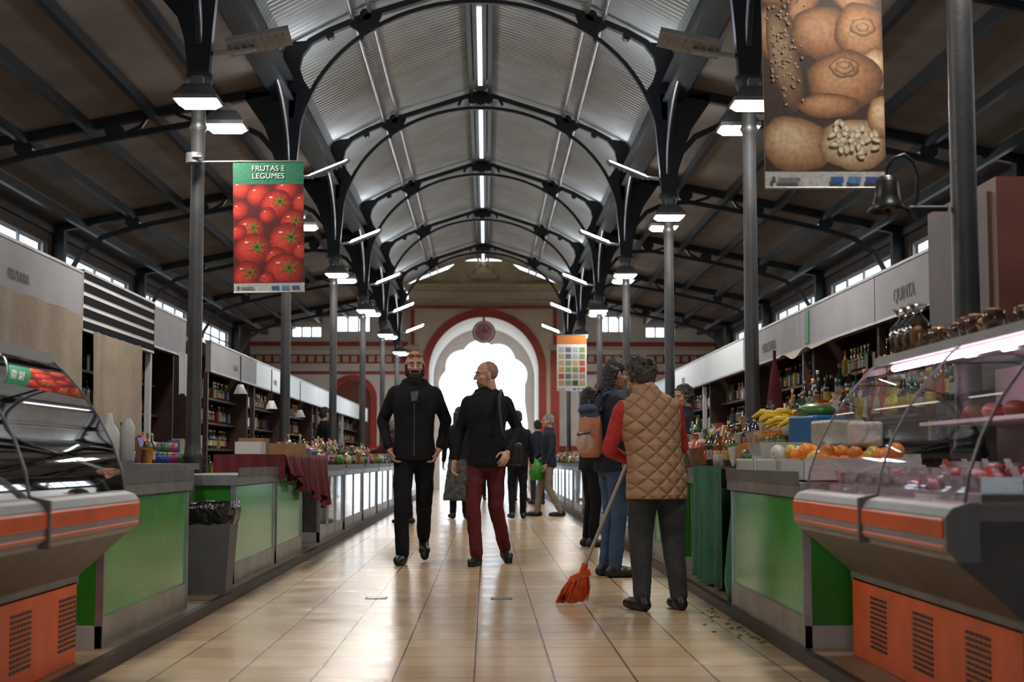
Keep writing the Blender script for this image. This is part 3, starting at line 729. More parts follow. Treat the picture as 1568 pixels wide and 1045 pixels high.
def banner(name,loc,rot,kind,rod_dx):
    e=empty(name,loc); e.rotation_euler=rot
    b=MB(); b.box(0,BW,0,.004,0,BH,WHITE); b.tube([(rod_dx,.0,BH+.005),(BW+.02,0,BH+.005)],.008,STEEL,8); b.tube([(0,0.0,.0),(BW,0,.0)],.006,STEEL,8)
    b.obj('cloth',e)
    p=Poster(BW,BH)
    p.rect(0,BW,0,BH,(.6,.6,.58))
    if kind=='tomato':
        B=(0,BW,.075,.87)
        p.rect(0,BW,.87,BH,(.02,.17,.085)); p.rect(*B,(.10,.006,.005))
        T=[(.06,.83,.09),(.2,.78,.1),(.42,.82,.1),(.55,.72,.09),(.34,.71,.13),(.05,.66,.08),(.13,.5,.12),(.27,.62,.07),(.47,.56,.11),(.42,.42,.15),(.15,.34,.15),(.04,.48,.07),(.33,.28,.09),(.54,.33,.08),(.1,.14,.12),(.4,.17,.16),(.26,.1,.07)]
        for x,z,r in T:
            p.blob(x,z,r,r*.88,(.68,.055,.03),(.48,.016,.01),(.13,.006,.005),R.uniform(0,1),bounds=B)
        for x,z,r in T:
            if r>.1: p.star(x+r*.25,z+r*.15,r*.6,(.13,.22,.02),B)
            p.blob(x-r*.3,z+r*.4,r*.14,r*.07,(.95,.75,.68),(.85,.45,.35),(.66,.08,.05),bounds=B,n=8)
    elif kind=='bread':
        B=(0,BW,.075,BH); p.rect(*B,(.05,.025,.015))
        cr=[(.55,.29,.14),(.38,.165,.065),(.10,.04,.018)]; pl=[(.72,.52,.32),(.5,.29,.14),(.18,.08,.035)]
        for x,z,rx,rz,rt,c in((.08,.95,.13,.1,.3,cr),(.3,1.0,.14,.09,0,cr),(.5,.97,.1,.1,0,pl),(.42,.9,.08,.16,.8,cr),(.2,.86,.12,.06,1.0,cr),(.06,.72,.1,.14,.2,cr),(.1,.6,.07,.25,.2,[(.4,.27,.15),(.25,.14,.07),(.08,.04,.02)]),(.28,.72,.15,.13,0,cr),(.47,.72,.13,.15,.3,cr),(.53,.55,.1,.1,0,pl),(.38,.5,.18,.14,.1,cr),(.3,.38,.15,.06,0,cr),(.14,.2,.17,.13,-.2,pl),(.42,.2,.17,.12,0,[(.8,.7,.5),(.6,.43,.25),(.25,.13,.06)]),(.55,.33,.07,.1,0,pl)):
            p.blob(x,z,rx,rz,*c,rot=rt,bounds=B,wob=.035)
        for x,z,r in((.38,.56,.07),(.38,.56,.045),(.38,.57,.025),(.47,.75,.06),(.47,.75,.03)):
            p.blob(x,z,r,r*.7,cr[0],cr[0],cr[2],bounds=B,wob=.06)
        for i in range(90):
            p.blob(.1+R.gauss(0,.04),.65+R.gauss(0,.12),.009,.006,(.6,.45,.3),(.45,.3,.2),(.15,.08,.04),R.uniform(0,3),bounds=B,n=6)
        for i in range(40):
            p.blob(.42+R.gauss(0,.06),.22+R.gauss(0,.04),.022,.014,(.85,.8,.68),(.7,.6,.42),(.4,.24,.12),R.uniform(0,3),bounds=B,n=7,wob=.1)
    else:
        p.rect(0,BW,.88,BH,(.45,.16,.03))
        for i in range(4):
            for j in range(6): p.rect(.03+i*.13,.14+i*.13,.1+j*.125,.2+j*.125,R.choice([(.4,.08,.05),(.3,.35,.4),(.15,.25,.1),(.45,.3,.15),(.1,.12,.2),(.3,.25,.2),(.05,.05,.06)]))
    p.rect(.03,.045,.02,.05,(.1,.1,.1)); p.rect(.06,.16,.025,.045,(.25,.25,.25)); p.rect(.3,.36,.02,.05,(.05,.15,.4)); p.rect(.38,.44,.02,.05,(.1,.3,.5)); p.rect(.46,.52,.02,.05,(.08,.1,.35))
    o=p.obj('print',e)
    if kind=='tomato': text('lettering','FRUTAS E\nLEGUMES',.062,(BW/2,-.006,.965),(pi/2,0,0),WHITE,e)
    return e
banner('hanging_banner',(-2.01,11.9,2.23),(0,math.radians(-1.2),math.radians(3)),'tomato',-.3)
banner('hanging_banner',(1.27,6.75,2.14),(0,math.radians(-.5),math.radians(2)),'bread',.1)
banner('hanging_banner',(1.32,28.15,2.2),(0,0,0),'grid',-.05)
b=MB(); b.tube([(-2.33,11.85,3.34),(-2.33,11.85,3.26)],.068,STEELD,12); b.tube([(-2.33,11.78,3.3),(-2.26,11.78,3.3)],.012,STEELD); b.obj('banner_clamp')
BELLM=M('bell_bronze',(.05,.05,.045),.35,.8)
b=MB(); c=(1.80,6.65,2.02)
b.lathe([(.0,.16),(.035,.155),(.05,.13),(.055,.07),(.065,.03),(.09,.0),(.085,-.005),(.055,.02),(.045,.1)],c,BELLM,20)
b.ell((c[0],c[1],c[2]-.01),(.015,.015,.02),BELLM)
b.tube([(c[0],c[1],c[2]+.155),(c[0],c[1],c[2]+.19),(c[0]+.03,c[1],c[2]+.24),(c[0]+.08,c[1],c[2]+.255),(c[0]+.125,c[1],c[2]+.22),(c[0]+.14,c[1],c[2]+.15),(c[0]+.135,c[1],c[2]+.06),(c[0]+.12,c[1],c[2]+.02)],.009,IRON,8)
b.tube([(c[0]+.1,c[1],c[2]+.01),(2.07,6.65,c[2]+.01)],.014,IRON,8); b.tube([(c[0]+.1,c[1],c[2]+.01),(c[0]+.12,c[1],c[2]-.05)],.016,IRON,8)
b.obj('hanging_bell')
# ---------------------------------------------------------------- people
def vperp(d):
    up=Vector((0,0,1)) if abs(d.z)<.9 else Vector((0,1,0))
    u=d.cross(up).normalized(); return u,u.cross(d)
class Part:
    def __init__(s,m): s.V=[];s.F=[];s.m=m;s.segs=[]
    def rings(s,rs,n=14):
        o=len(s.V)
        for c,u,w,a,b_ in rs:
            for k in range(n):
                t=2*pi*k/n; s.V.append(tuple(c+u*(a*math.cos(t))+w*(b_*math.sin(t))))
        for i in range(len(rs)-1):
            for k in range(n): s.F.append((o+i*n+k,o+i*n+(k+1)%n,o+(i+1)*n+(k+1)%n,o+(i+1)*n+k))
        s.F.append(tuple(o+k for k in range(n))[::-1]); s.F.append(tuple(o+(len(rs)-1)*n+k for k in range(n)))
    def cap(s,p0,p1,r0,r1,n=12):
        p0=Vector(p0);p1=Vector(p1); d=(p1-p0)
        if d.length<1e-5: d=Vector((0,0,1e-4))
        d.normalize(); u,w=vperp(d); rs=[]
        for a in(-80,-45,0): a=math.radians(a); rs.append((p0+d*(r0*math.sin(a)),u,w,r0*math.cos(a),r0*math.cos(a)))
        for a in(0,45,80): a=math.radians(a); rs.append((p1+d*(r1*math.sin(a)),u,w,r1*math.cos(a),r1*math.cos(a)))
        s.rings(rs,n); s.segs.append((p0,p1,r0,r1)); return s
    def ell(s,c,r,rot=None,n=14):
        c=Vector(c); X,Y,Z=Vector((1,0,0)),Vector((0,1,0)),Vector((0,0,1)); rs=[]
        if rot is not None: X,Y,Z=rot@X,rot@Y,rot@Z
        for a in(-80,-55,-28,0,28,55,80): a=math.radians(a); rs.append((c+Z*(r[2]*math.sin(a)),X,Y,r[0]*math.cos(a),r[1]*math.cos(a)))
        s.rings(rs,n); q=sorted(r); L=Z*(r[2]-q[0]) if r[2]==q[2] else (Y*(r[1]-q[0]) if r[1]==q[2] else X*(r[0]-q[0]))
        s.segs.append((c-L,c+L,q[1],q[1])); return s
    def tors(s,rs):
        s.rings(rs,20)
        for a,b_ in zip(rs[:-1],rs[1:]):
            for k in(-1,0,1):
                s.segs.append((a[0]+a[1]*k*max(0,a[3]-a[4]),b_[0]+b_[1]*k*max(0,b_[3]-b_[4]),a[4],b_[4]))
def fuse(name,parts,voxel,parent,smooth=3,disp=0,dscale=.12,matrix=None):
    V=[];F=[]
    for p in parts:
        o=len(V); V+=p.V; F+=[tuple(o+i for i in f) for f in p.F]
    me=bpy.data.meshes.new('tmp'); me.from_pydata(V,[],F); me.update()
    o=bpy.data.objects.new('tmp',me); COL.objects.link(o)
    r=o.modifiers.new('r','REMESH'); r.mode='VOXEL'; r.voxel_size=voxel
    if smooth: sm=o.modifiers.new('s','SMOOTH'); sm.factor=.5; sm.iterations=smooth
    if disp:
        t=bpy.data.textures.new('t','CLOUDS'); t.noise_scale=dscale
        d=o.modifiers.new('d','DISPLACE'); d.texture=t; d.strength=disp; d.mid_level=.5; d.texture_coords='LOCAL'
    dg=bpy.context.evaluated_depsgraph_get(); nm=bpy.data.meshes.new_from_object(o.evaluated_get(dg))
    bpy.data.objects.remove(o); bpy.data.meshes.remove(me)
    nm.materials.clear(); mats=[]
    for p in parts:
        if p.m not in mats: mats.append(p.m)
    for m in mats: nm.materials.append(m)
    n=len(nm.polygons)
    if len(mats)>1:
        C=np.zeros(n*3); nm.polygons.foreach_get('center',C); C=C.reshape(-1,3)
        best=np.full(n,1e9); idx=np.zeros(n,int)
        for p in parts:
            k=mats.index(p.m)
            for a,b_,r0,r1 in p.segs:
                a=np.array(a);bb=np.array(b_); d=bb-a; L=max(d@d,1e-9); t=np.clip(((C-a)@d)/L,0,1)
                dist=np.linalg.norm(C-(a+t[:,None]*d),axis=1)-(r0+(r1-r0)*t)
                w=dist<best; best[w]=dist[w]; idx[w]=k
        nm.polygons.foreach_set('material_index',idx.astype(np.int32))
    nm.polygons.foreach_set('use_smooth',np.ones(n,bool))
    nm.name=name
    ob=bpy.data.objects.new(name,nm); COL.objects.link(ob); ob.parent=parent
    if matrix is not None: ob.matrix_local=matrix
    return ob
SKIN=M('skin',(.52,.28,.19),.5,0,ns=12,na=.08); LIP=M('lips',(.36,.13,.11),.45); EYE=M('eye_dark',(.03,.02,.015),.2); EYEW=M('eye_white',(.4,.37,.34),.3)
HAIRB=M('hair_dark',(.014,.010,.008),.5,0,bump=.8,bs=60); HAIRG=M('hair_grey',(.085,.072,.065),.6,0,ns=40,na=.6,bump=1,bs=70); BEARD=M('beard_dark',(.018,.010,.007),.7,0,ns=40,na=.4,bump=.8,bs=80); STUB=M('stubble',(.27,.15,.105),.6)
HAIRW=M('hair_light_grey',(.28,.26,.24),.7,0,ns=40,na=.4,bump=1,bs=60); HAIRC=M('hair_cropped',(.07,.045,.035),.7)
def head(e,pos,yaw,pitch,hair='short',hm=HAIRB,beard=None,fine=True,scale=1,glasses=False):
    mt=Matrix.Translation(pos)@Matrix.Rotation(yaw,4,'Z')@Matrix.Rotation(pitch,4,'X')@Matrix.Scale(scale,4)
    vx=.0045 if fine else .009
    P=Part(SKIN)
    P.ell((0,-.008,.032),(.075,.095,.09)); P.ell((0,.02,-.02),(.066,.072,.085)); P.ell((0,.03,-.065),(.052,.055,.045)); P.ell((0,.066,-.09),(.024,.02,.02))
    P.cap((0,.088,.018),(0,.110,-.022),.008,.013); P.ell((-.012,.098,-.028),(.009,.01,.008)); P.ell((.012,.098,-.028),(.009,.01,.008))
    P.cap((-.045,.073,.03),(.045,.073,.03),.012,.012); P.ell((.042,.058,-.02),(.022,.022,.02)); P.ell((-.042,.058,-.02),(.022,.022,.02))
    for s in(-1,1): P.ell((s*.078,-.002,-.008),(.008,.018,.032))
    P.cap((0,-.02,-.05),(0,-.035,-.16),.054,.06)
    L=Part(LIP); L.cap((-.02,.083,-.055),(.02,.083,-.055),.007,.007); L.cap((-.012,.087,-.06),(.012,.087,-.06),.007,.007)
    parts=[P,L]
    if beard=='stubble':
        S=Part(STUB); S.ell((0,.034,-.068),(.053,.057,.045)); parts.append(S)
    fuse('head',parts,vx,e,2,matrix=mt)
    b=MB()
    for s in(-1,1):
        b.ell((s*.03,.083,.008),(.012,.008,.006),EYEW,10,8); b.ell((s*.03,.089,.008),(.0055,.004,.0055),EYE,8,6)
        b.tube([(s*.014,.091,.030),(s*.03,.089,.035),(s*.046,.080,.030)],.0045,HAIRB if hm in(STUB,HAIRC) else hm,6)
    if glasses:
        for s in(-1,1): b.ell((s*.033,.066,.086),(.028,.012,.017),M('sunglass_lens',(.30,.08,.01),.1,.3,coat=1),12,8)
        b.tube([(-.08,-.0,.06),(-.065,.05,.083),(0,.078,.09),(.065,.05,.083),(.08,0,.06)],.004,BLACK,6)
    o=b.obj('eyes',e); o.matrix_local=mt
    if beard=='full':
        Q=Part(BEARD); Q.ell((0,.050,-.088),(.056,.054,.042)); Q.ell((0,.060,-.118),(.044,.038,.038)); Q.cap((-.03,.090,-.043),(.03,.090,-.043),.010,.010)
        for s in(-1,1): Q.cap((s*.071,.014,.005),(s*.058,.048,-.07),.011,.024)
        fuse('beard',[Q],.005,e,1,.008,.01,mt)
    if hair!='bald':
        H=Part(hm)
        H.ell((0,-.02,.042),(.083,.098,.093))
        if hair=='short':
            H.ell((0,-.045,0),(.079,.07,.08))
            fuse('hair',[H],.006,e,2,.008,.015,mt)
        elif hair=='buzz':
            H=Part(hm); H.ell((0,-.022,.036),(.0775,.09,.0895)); fuse('hair',[H],.006,e,2,matrix=mt)
        elif hair=='curly':
            H.ell((0,-.045,0),(.09,.08,.09))
            for i in range(170):
                a=R.uniform(0,2*pi); t=math.acos(R.uniform(-.55,1)); d=Vector((math.sin(t)*math.cos(a),math.sin(t)*math.sin(a),math.cos(t)))
                if d.y>.55 and d.z<.55: continue
                c=Vector((0,-.03,.03))+Vector((d.x*.095,d.y*.105,d.z*.10)); r=R.uniform(.013,.022); H.ell(c,(r,r,r),n=8)
            fuse('hair',[H],.006,e,1,.012,.012,mt)
        elif hair=='long':
            H.ell((0,-.05,0),(.086,.08,.1))
            for i in range(22):
                a=pi*(1.0+i/21.); x=.08*math.cos(a); y=-.03+.08*math.sin(a)
                H.cap((x,y,.02),(x*1.1+R.uniform(-.01,.01),y*1.05,-.17+R.uniform(-.03,.02)),.02,.011,8)
            fuse('hair',[H],.007,e,1,.012,.02,mt)
def hand(e,w,d,nrm,side,curl=.5,fine=True,name='hand'):
    d=Vector(d).normalized(); n=Vector(nrm); n=(n-d*n.dot(d)).normalized(); s=d.cross(n)*side; w=Vector(w)
    P=Part(SKIN); rot=Matrix((s,d,n)).transposed()
    P.cap(w-d*.03,w+d*.02,.026,.027); P.ell(w+d*.055,(.041,.052,.017),rot)
    for k,(o,L,r) in enumerate(((.030,.072,.0088),(.010,.080,.009),(-.010,.074,.0086),(-.029,.058,.0078))):
        p=w+d*(.092-.004*abs(k-1))+s*o; a=curl*(.45+.1*k); q=p
        for f in(.44,.31,.25):
            dd=d*math.cos(a)+n*math.sin(a)+s*(o*.9); q2=q+dd*(L*f); P.cap(q,q2,r,r*.93,8); q=q2; a+=curl*.85; r*=.93
    p=w+d*.03+s*.03; q=p+(d*.6+s*.75+n*.35).normalized()*.036; P.cap(p,q,.013,.011,8); q2=q+(d*.85+s*.25+n*.4).normalized()*.03; P.cap(q,q2,.0105,.009,8); q3=q2+(d*.9+n*.45).normalized()*.022; P.cap(q2,q3,.009,.008,8)
    return fuse(name,[P],.0038 if fine else .007,e,1)
def person(name,loc,deg,H,pose,top,bot,shoe,headopt=None,sleeve=None,hemz=.84,skirt=None,fine=True,width=1.0,hood=False,wrinkle=.014,belly=0,hands=True,collar=None,legw=1.0,sole=None):
    e=empty(name,loc); e.rotation_euler=(0,0,math.radians(deg)); k=H/1.75; e.scale=(k,k,k)
    J=dict(pel=(0,0,.95),che=(0,0,1.30),nek=(0,-.015,1.49),hed=(0,.01,1.635),shR=(.165,-.01,1.405),elR=(.235,-.03,1.15),wrR=(.245,.06,.91),kneR=(.095,.02,.50),ankR=(.1,-.02,.09))
    for q in('sh','el','wr','kne','ank'): v=J[q+'R']; J[q+'L']=(-v[0],v[1],v[2])
    J.update(pose); J={a:Vector(c) for a,c in J.items()}
    sleeve=sleeve or top; W=width
    T=Part(top); pel,che,nek=J['pel'],J['che'],J['nek']
    shv=(J['shR']-J['shL']); shv.normalize(); side0=Vector((1,0,0))
    def ax(t):
        if t<=.95: c=pel+(Vector((0,0,t-.95)))
        elif t<=1.3: c=pel.lerp(che,(t-.95)/.35)
        else: c=che.lerp(nek,(t-1.3)/.19)
        d=((che-pel) if t<1.2 else (nek-che)).normalized()
        if t<=.95: d=Vector((0,0,1))
        sd=side0.lerp(shv,min(1,max(0,(t-.95)/.4))).normalized(); f=d.cross(sd)*1; f.normalize(); sd=f.cross(d)
        return c,sd,f
    rs=[]
    for t,a,b_ in((hemz,.180,.140),(.92,.178,.138),(1.0,.168,.128+belly*.6),(1.1,.163,.122+belly),(1.2,.170,.124+belly*.7),(1.3,.184,.128),(1.38,.190,.120),(1.43,.178,.106),(1.465,.140,.094),(1.50,.090,.08),(1.535,.068,.068)):
        c,sd,f=ax(t); rs.append((c,sd,f,a*W,b_*W))
    T.tors(rs)
    parts=[T]
    A=Part(sleeve)
    for q in('R','L'):
        A.cap(J['sh'+q],J['el'+q],.060*W,.050); A.cap(J['el'+q],J['wr'+q],.049,.038)
    parts.append(A)
    if hood:
        Hd=Part(top)
        for i in range(9):
            a=pi*(.0+i/8); Hd.cap(nek+Vector((.085*math.cos(a),.03-.085*math.sin(a)-.02,.0)),nek+Vector((.085*math.cos(a+.39),.03-.085*math.sin(a+.39)-.02,.0)),.030,.030,8)
        for s in(-1,1): Hd.cap(nek+Vector((s*.085,.02,.0)),nek+Vector((s*.025,.09,-.06)),.028,.018,8)
        parts.append(Hd)
    if collar:
        Cc=Part(collar)
        for i in range(12):
            a=2*pi*i/12; a2=2*pi*(i+1)/12
            Cc.cap(nek+Vector((.07*math.cos(a),.07*math.sin(a),.045)),nek+Vector((.07*math.cos(a2),.07*math.sin(a2),.045)),.022,.022,8)
        parts.append(Cc)
    fuse('upper_body',parts,.010 if fine else .018,e,3,wrinkle,.09)
    B=Part(bot)
    B.tors([(pel+Vector((0,0,z)),side0,Vector((0,1,0)),a*W,b_*W) for z,a,b_ in((-.15,.13,.10),(-.08,.160,.122),(.03,.155,.118),(.1,.14,.10))])
    for q,sg in(('R',1),('L',-1)):
        hip=pel+Vector((sg*.083*W,0,-.06)); kn=J['kne'+q]; an=J['ank'+q]
        B.cap(hip,kn,.092*W*legw,.068*W*legw); B.cap(kn,an+Vector((0,0,.0)),.067*W*legw,.056*legw)
    fuse('legs',[B],.010 if fine else .018,e,3,wrinkle*1.2,.1)
    if skirt:
        S=Part(skirt); S.tors([(pel+Vector((0,0,z)),side0,Vector((0,1,0)),a,b_) for z,a,b_ in((.05,.16,.12),(-.1,.19,.15),(-.35,.22,.19),(-.62,.26,.23),(-.66,.26,.23))]); fuse('skirt',[S],.018,e,2,.03,.06)
    S_=Part(shoe); So=Part(sole or shoe)
    for q,sg in(('R',1),('L',-1)):
        an=J['ank'+q]; toe=J.get('toe'+q) or an+Vector((sg*.03,.185,-.052)); heel=J.get('heel'+q) or an+Vector((0,-.045,-.05))
        S_.cap(an,heel,.048,.042); S_.cap(heel,toe,.044,.037); mid=heel.lerp(toe,.66); S_.ell(mid+Vector((0,0,.006)),(.052,.085,.042),Matrix.Rotation(math.atan2(-(toe-heel).x,(toe-heel).y),3,'Z'))
        if sole:
            dz=Vector((0,0,-.024)); So.cap(heel+dz,toe+dz,.042,.036); So.segs=[(a,b_,r0*.42,r1*.42) for a,b_,r0,r1 in So.segs]
    fuse('shoes',[S_]+([So] if sole else []),.007 if fine else .014,e,2)
    ho=dict(yaw=0,pitch=0,hair='short',hm=HAIRB,beard=None); ho.update(headopt or {})
    head(e,J['hed'],math.radians(ho['yaw']),math.radians(ho['pitch']),ho['hair'],ho['hm'],ho['beard'],fine,1.0,ho.get('glasses',False))
    if hands:
        for q,sg in(('R',1),('L',-1)):
            w=J['wr'+q]; d=J.get('hd'+q) or (J['wr'+q]-J['el'+q]); n_=J.get('hn'+q) or Vector((-sg,.3,0))
            d=Vector(d).normalized(); n2=(n_-d*n_.dot(d)).normalized(); s=d.cross(n2); want=Vector((0,1,0)) if abs(d.y)<.7 else Vector((-sg,0,.3))
            sd=1 if s.dot(want)>0 else -1
            hand(e,w+d*.02,d,n2,sd,ho.get('curl',.6),fine,'hand_'+('right' if sg>0 else 'left'))
    return e,k
BLK=M('cloth_black',(.008,.008,.010),.85,0,ns=8,na=.3,bump=.5,bs=14,spec=.3); BLK2=M('cloth_black_jeans',(.007,.007,.010),.9,0,ns=8,na=.3,bump=.5,bs=18,spec=.3)
WINE=M('trousers_wine',(.10,.006,.011),.85,0,ns=8,na=.3,bump=.5,bs=18); JEAN=M('jeans_blue',(.045,.08,.16),.85,0,ns=10,na=.3,bump=.4,bs=20)
GREYT=M('trousers_grey',(.045,.045,.052),.9,0,ns=8,na=.25,bump=.6,bs=14); REDS=M('sleeve_red',(.48,.035,.035),.8,0,ns=8,na=.2,bump=.5,bs=18); SHOE=M('shoe_black',(.008,.008,.008),.45)
NAVY=M('cloth_navy',(.014,.018,.034),.85,0,ns=8,na=.3,bump=.4,bs=14); BEIT=M('trousers_beige',(.28,.23,.18),.85,0,bump=.4); SKRT=M('skirt_pattern',(.07,.07,.07),.9,0,ns=14,na=.8)
MARJ=M('jumper_maroon',(.10,.015,.03),.85,0,bump=.4)
def quilt():
    m=M('vest_quilted',(.46,.26,.15),.75,0,ns=6,na=.10); nt=m.node_tree; bs=nt.nodes['Principled BSDF']; tc=nt.nodes.new('ShaderNodeTexCoord')
    outs=[]
    for a in(48,-48):
        mp=nt.nodes.new('ShaderNodeMapping'); mp.inputs['Rotation'].default_value=(0,math.radians(a),0); nt.links.new(tc.outputs['Object'],mp.inputs['Vector'])
        w=nt.nodes.new('ShaderNodeTexWave'); w.bands_direction='X'; w.inputs['Scale'].default_value=3.8; w.inputs['Distortion'].default_value=.4; w.inputs['Detail'].default_value=0; nt.links.new(mp.outputs[0],w.inputs['Vector'])
        pw=nt.nodes.new('ShaderNodeMath'); pw.operation='POWER'; pw.inputs[1].default_value=.25; nt.links.new(w.outputs['Fac'],pw.inputs[0]); outs.append(pw)
    mi=nt.nodes.new('ShaderNodeMath'); mi.operation='MINIMUM'; nt.links.new(outs[0].outputs[0],mi.inputs[0]); nt.links.new(outs[1].outputs[0],mi.inputs[1])
    bp=nt.nodes.new('ShaderNodeBump'); bp.inputs['Strength'].default_value=1; bp.inputs['Distance'].default_value=.016; nt.links.new(mi.outputs[0],bp.inputs['Height']); nt.links.new(bp.outputs[0],bs.inputs['Normal'])
    return m
QUILT=quilt()
e,k=person('bearded_man',(-.64,13.35,0),182,1.87,dict(
    ankR=(.09,.20,.09),kneR=(.10,.16,.51),toeR=(.12,.38,.036),heelR=(.09,.15,.036),
    ankL=(-.08,-.34,.20),kneL=(-.085,.03,.50),toeL=(-.09,-.18,.045),heelL=(-.08,-.37,.155),
    elR=(.265,-.07,1.17),wrR=(.215,.06,.96),elL=(-.265,-.07,1.17),wrL=(-.215,.06,.96),
    hdR=(-.4,.15,-.9),hdL=(.4,.15,-.9),hed=(0,.03,1.63)),
    BLK,BLK2,SHOE,dict(pitch=-8,yaw=4,hair='buzz',hm=HAIRC,beard='full',glasses=True),hood=True,width=1.0)
b=MB(); b.add([(-.022,.146,1.33),(.02,.146,1.33),(.03,.134,1.41),(-.033,.134,1.41)],[(0,1,2,3)],M('tshirt_print',(.10,.10,.10),.8,0,ns=30,na=.8))
b.tube([(0,.152,.88),(0,.143,1.1),(0,.142,1.31)],.003,STEELD,6); b.obj('tshirt_panel',e)
e,k=person('bald_man',(.0,13.2,0),170,1.76,dict(
    ankR=(.05,.20,.09),kneR=(.09,.16,.51),toeR=(.06,.38,.036),heelR=(.05,.15,.036),
    ankL=(-.12,-.26,.13),kneL=(-.085,.02,.50),toeL=(-.18,-.10,.04),heelL=(-.11,-.30,.09),
    elR=(.24,-.02,1.15),wrR=(.26,.09,.91),elL=(-.26,-.10,1.17),wrL=(-.21,.11,.98),hdL=(.15,.6,-.6),hnL=(.6,-.2,-.6)),
    BLK,WINE,SHOE,dict(yaw=-62,pitch=-3,hair='buzz',hm=STUB,beard='stubble'),hood=True,sole=WPLAS)
b=MB(); STR=M('strap_black',(.01,.01,.01),.6)
b.tube([(-.13,-.12,1.44),(-.125,-.02,1.505),(-.125,.10,1.45),(-.14,.145,1.33),(-.16,.15,1.15),(-.22,.08,1.0)],.015,STR,6); b.obj('bag_strap',e)
b=MB(); b.obox((-.25,-.04,.95),(.10,.24,.20),STR); b.obj('shoulder_bag',e,bevel=.03)
LL=Vector((1.03,9.12,0)); dg=18; kk=1.56/1.75; th=math.radians(dg)
def toloc(p):
    q=Vector(p)-LL; return (Matrix.Rotation(-th,3,'Z')@q)/kk
hR=toloc((.975,9.45,1.10)); hL=toloc((.885,9.46,.88))
e,k=person('woman_sweeping',LL,dg,1.56,dict(pel=(.0,0,.93),che=(-.03,.03,1.27),nek=(-.05,.06,1.46),hed=(-.07,.12,1.58),
    shR=(.145,.04,1.36),shL=(-.225,.04,1.35),elR=(.25,.12,1.10),elL=(-.30,.12,1.08),wrR=hR-Vector((-.06,.03,0)),wrL=hL-Vector((.03,.06,-.03)),
    ankR=(.15,-.02,.09),ankL=(-.11,.0,.09),kneR=(.13,.03,.5),kneL=(-.1,.05,.5),hdR=(-.8,.5,-.1),hdL=(.4,.8,-.2),hnR=(0,1,-.3),hnL=(0,.3,-1)),
    QUILT,GREYT,SHOE,dict(yaw=35,pitch=-28,hair='curly',hm=HAIRG,curl=1.3),sleeve=REDS,hemz=.77,width=1.2,wrinkle=.010,belly=.01,collar=QUILT,legw=1.05)
b=MB(); BR=M('broom_bristle',(.72,.10,.02),.6,0,ns=30,na=.3); HND=M('broom_handle',(.55,.48,.44),.4)
bt=Vector((.60,9.50,.20)); tp=Vector((1.045,9.44,1.27)); b.tube([bt,tp],.0115,HND,10)
b.tube([bt+Vector((-.005,0,-.02)),bt.lerp(tp,.05)],.02,BR,10)
b.obox(bt+Vector((-.01,0,-.02)),(.13,.05,.04),BR,ry=-.38)
for i in range(190):
    a=R.uniform(-1,1); c_=R.uniform(-1,1)
    p=bt+Vector((a*.055-.012,c_*.018,-.03)); q=Vector((.535+a*.10+R.uniform(-.005,.005),9.5+c_*.035,.004+R.uniform(0,.012)+(.02 if a>0 else 0)*a))
    b.tube([p,p.lerp(q,.5)+Vector((a*.01,0,0)),q],[.004,.0035,.002],BR,4,cap=False)
b.obj('broom')
e,k=person('woman_with_backpack',(.98,11.75,0),-72,1.70,dict(elR=(.24,.08,1.15),wrR=(.16,.26,1.1),elL=(-.24,.06,1.15),wrL=(-.18,.27,1.08),hed=(0,.05,1.62),kneL=(-.09,.03,.5)),
    NAVY,JEAN,SHOE,dict(yaw=-10,pitch=-18,hair='long'),width=1.0)
ORB=M('backpack_orange',(.50,.19,.11),.7,0,ns=8,na=.15,bump=.4); NVB=M('backpack_navy',(.03,.05,.10),.7); CRB=M('backpack_cream',(.5,.33,.25),.7)
bag=[(Vector((0,-.185,z)),Vector((1,0,0)),Vector((0,1,0)),a,c_) for z,a,c_ in((.95,.10,.06),(.98,.135,.085),(1.1,.14,.09),(1.22,.135,.085),(1.32,.11,.07),(1.36,.07,.04))]
Pb=Part(ORB); Pb.tors(bag); Pc=Part(CRB); Pc.ell((0,-.26,1.07),(.10,.035,.085)); Pn=Part(NVB); Pn.ell((0,-.2,1.33),(.12,.085,.05))
fuse('backpack',[Pb,Pc,Pn],.008,e,2)
b=MB()
for s in(-1,1): b.tube([(s*.09,-.14,1.32),(s*.1,-.1,1.46),(s*.1,.04,1.475),(s*.11,.135,1.35),(s*.13,.12,1.15),(s*.14,-.1,1.02)],.015,NVB,8)
b.tube([(-.02,-.2,1.37),(0,-.2,1.41),(.02,-.2,1.37)],.008,NVB,6); b.tube([(-.13,-.24,1.15),(0,-.30,1.13),(.13,-.24,1.15)],.006,NVB,6)
b.obj('backpack_straps',e)
person('woman_in_skirt',(-.42,23.4,0),8,1.72,dict(),BLK,BLK2,SHOE,dict(hair='long',yaw=-10),skirt=SKRT,fine=False)
person('man_in_dark_coat',(.48,23.3,0),5,1.66,dict(ankR=(.1,.12,.09),ankL=(-.1,-.12,.1)),BLK,BLK2,SHOE,dict(hair='short'),fine=False)
e,k=person('woman_with_green_bag',(1.0,24.3,0),95,1.64,dict(ankR=(.1,.18,.09),ankL=(-.1,-.2,.09),kneR=(.1,.14,.5),elR=(.22,.02,1.14),wrR=(.2,.2,1.0)),NAVY,BEIT,SHOE,dict(hair='short',hm=HAIRW),fine=False)
b=MB(); b.lathe([(0,0),(.1,0),(.13,.12),(.1,.28),(.03,.36)],(-.1,.22,.62),GREEN,12); b.tube([(-.1,.22,.95),(-.2,.15,1.0)],.01,GREEN,6); b.obj('green_bag',e)
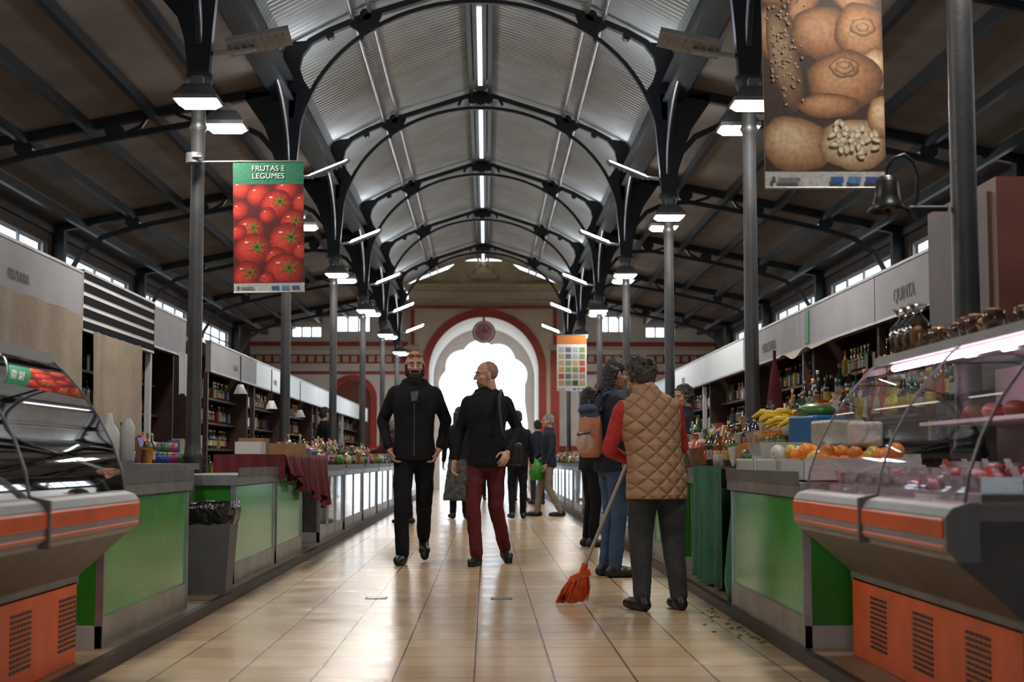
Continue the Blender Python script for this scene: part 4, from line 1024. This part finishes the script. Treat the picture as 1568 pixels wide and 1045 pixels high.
person('man_in_navy_coat',(1.05,31,0),20,1.72,dict(),NAVY,NAVY,SHOE,dict(hair='short'),fine=False)
person('shopper_in_black',(.72,33,0),-20,1.7,dict(ankR=(.1,.12,.09)),BLK,JEAN,SHOE,dict(hair='long'),fine=False)
person('shopper_in_brown',(-.15,34,0),180,1.68,dict(),M('coat_brown',(.06,.035,.025),.8),BLK2,SHOE,dict(hair='short'),fine=False)
person('shopper_in_grey',(.30,36.5,0),160,1.70,dict(ankL=(-.1,.12,.09)),GREYT,BLK2,SHOE,dict(hair='short'),fine=False)
person('woman_in_maroon_jumper',(-1.14,21.6,0),72,1.60,dict(che=(0,.14,1.24),nek=(0,.26,1.40),hed=(0,.34,1.50),shR=(.16,.22,1.32),shL=(-.16,.22,1.32),elR=(.22,.38,1.14),wrR=(.18,.52,1.12),elL=(-.22,.38,1.14),wrL=(-.18,.52,1.12)),MARJ,BLK2,SHOE,dict(hair='curly',hm=HAIRW,pitch=-20),fine=False)
person('stall_vendor_in_black',(-2.7,25.2,.06),-60,1.72,dict(),BLK,BLK2,SHOE,dict(hair='short'),fine=False)
person('stall_vendor_elderly',(1.93,14.68,.06),100,1.56,dict(),NAVY,BLK2,SHOE,dict(hair='curly',hm=HAIRG,yaw=20,pitch=-10),fine=False)
person('shopper_at_stall',(1.1,15.8,0),-75,1.66,dict(elR=(.24,.08,1.15),wrR=(.16,.26,1.1)),BLK,BLK2,SHOE,dict(hair='long'),fine=False)
# ---------------------------------------------------------------- world, camera
w=bpy.data.worlds.new('overcast_sky'); sc.world=w; w.use_nodes=True
bg=w.node_tree.nodes['Background']; bg.inputs[0].default_value=(.78,.89,1,1); bg.inputs[1].default_value=3.0
cam=bpy.data.cameras.new('camera'); co=bpy.data.objects.new('camera',cam); COL.objects.link(co); sc.camera=co
co.location=(0,0,.9); co.rotation_euler=(math.radians(90+4.55),0,math.radians(-.97))
cam.sensor_width=36; cam.lens=52.8; cam.clip_end=300; cam.clip_start=.05
cam.dof.use_dof=True; cam.dof.focus_distance=11; cam.dof.aperture_fstop=3.2
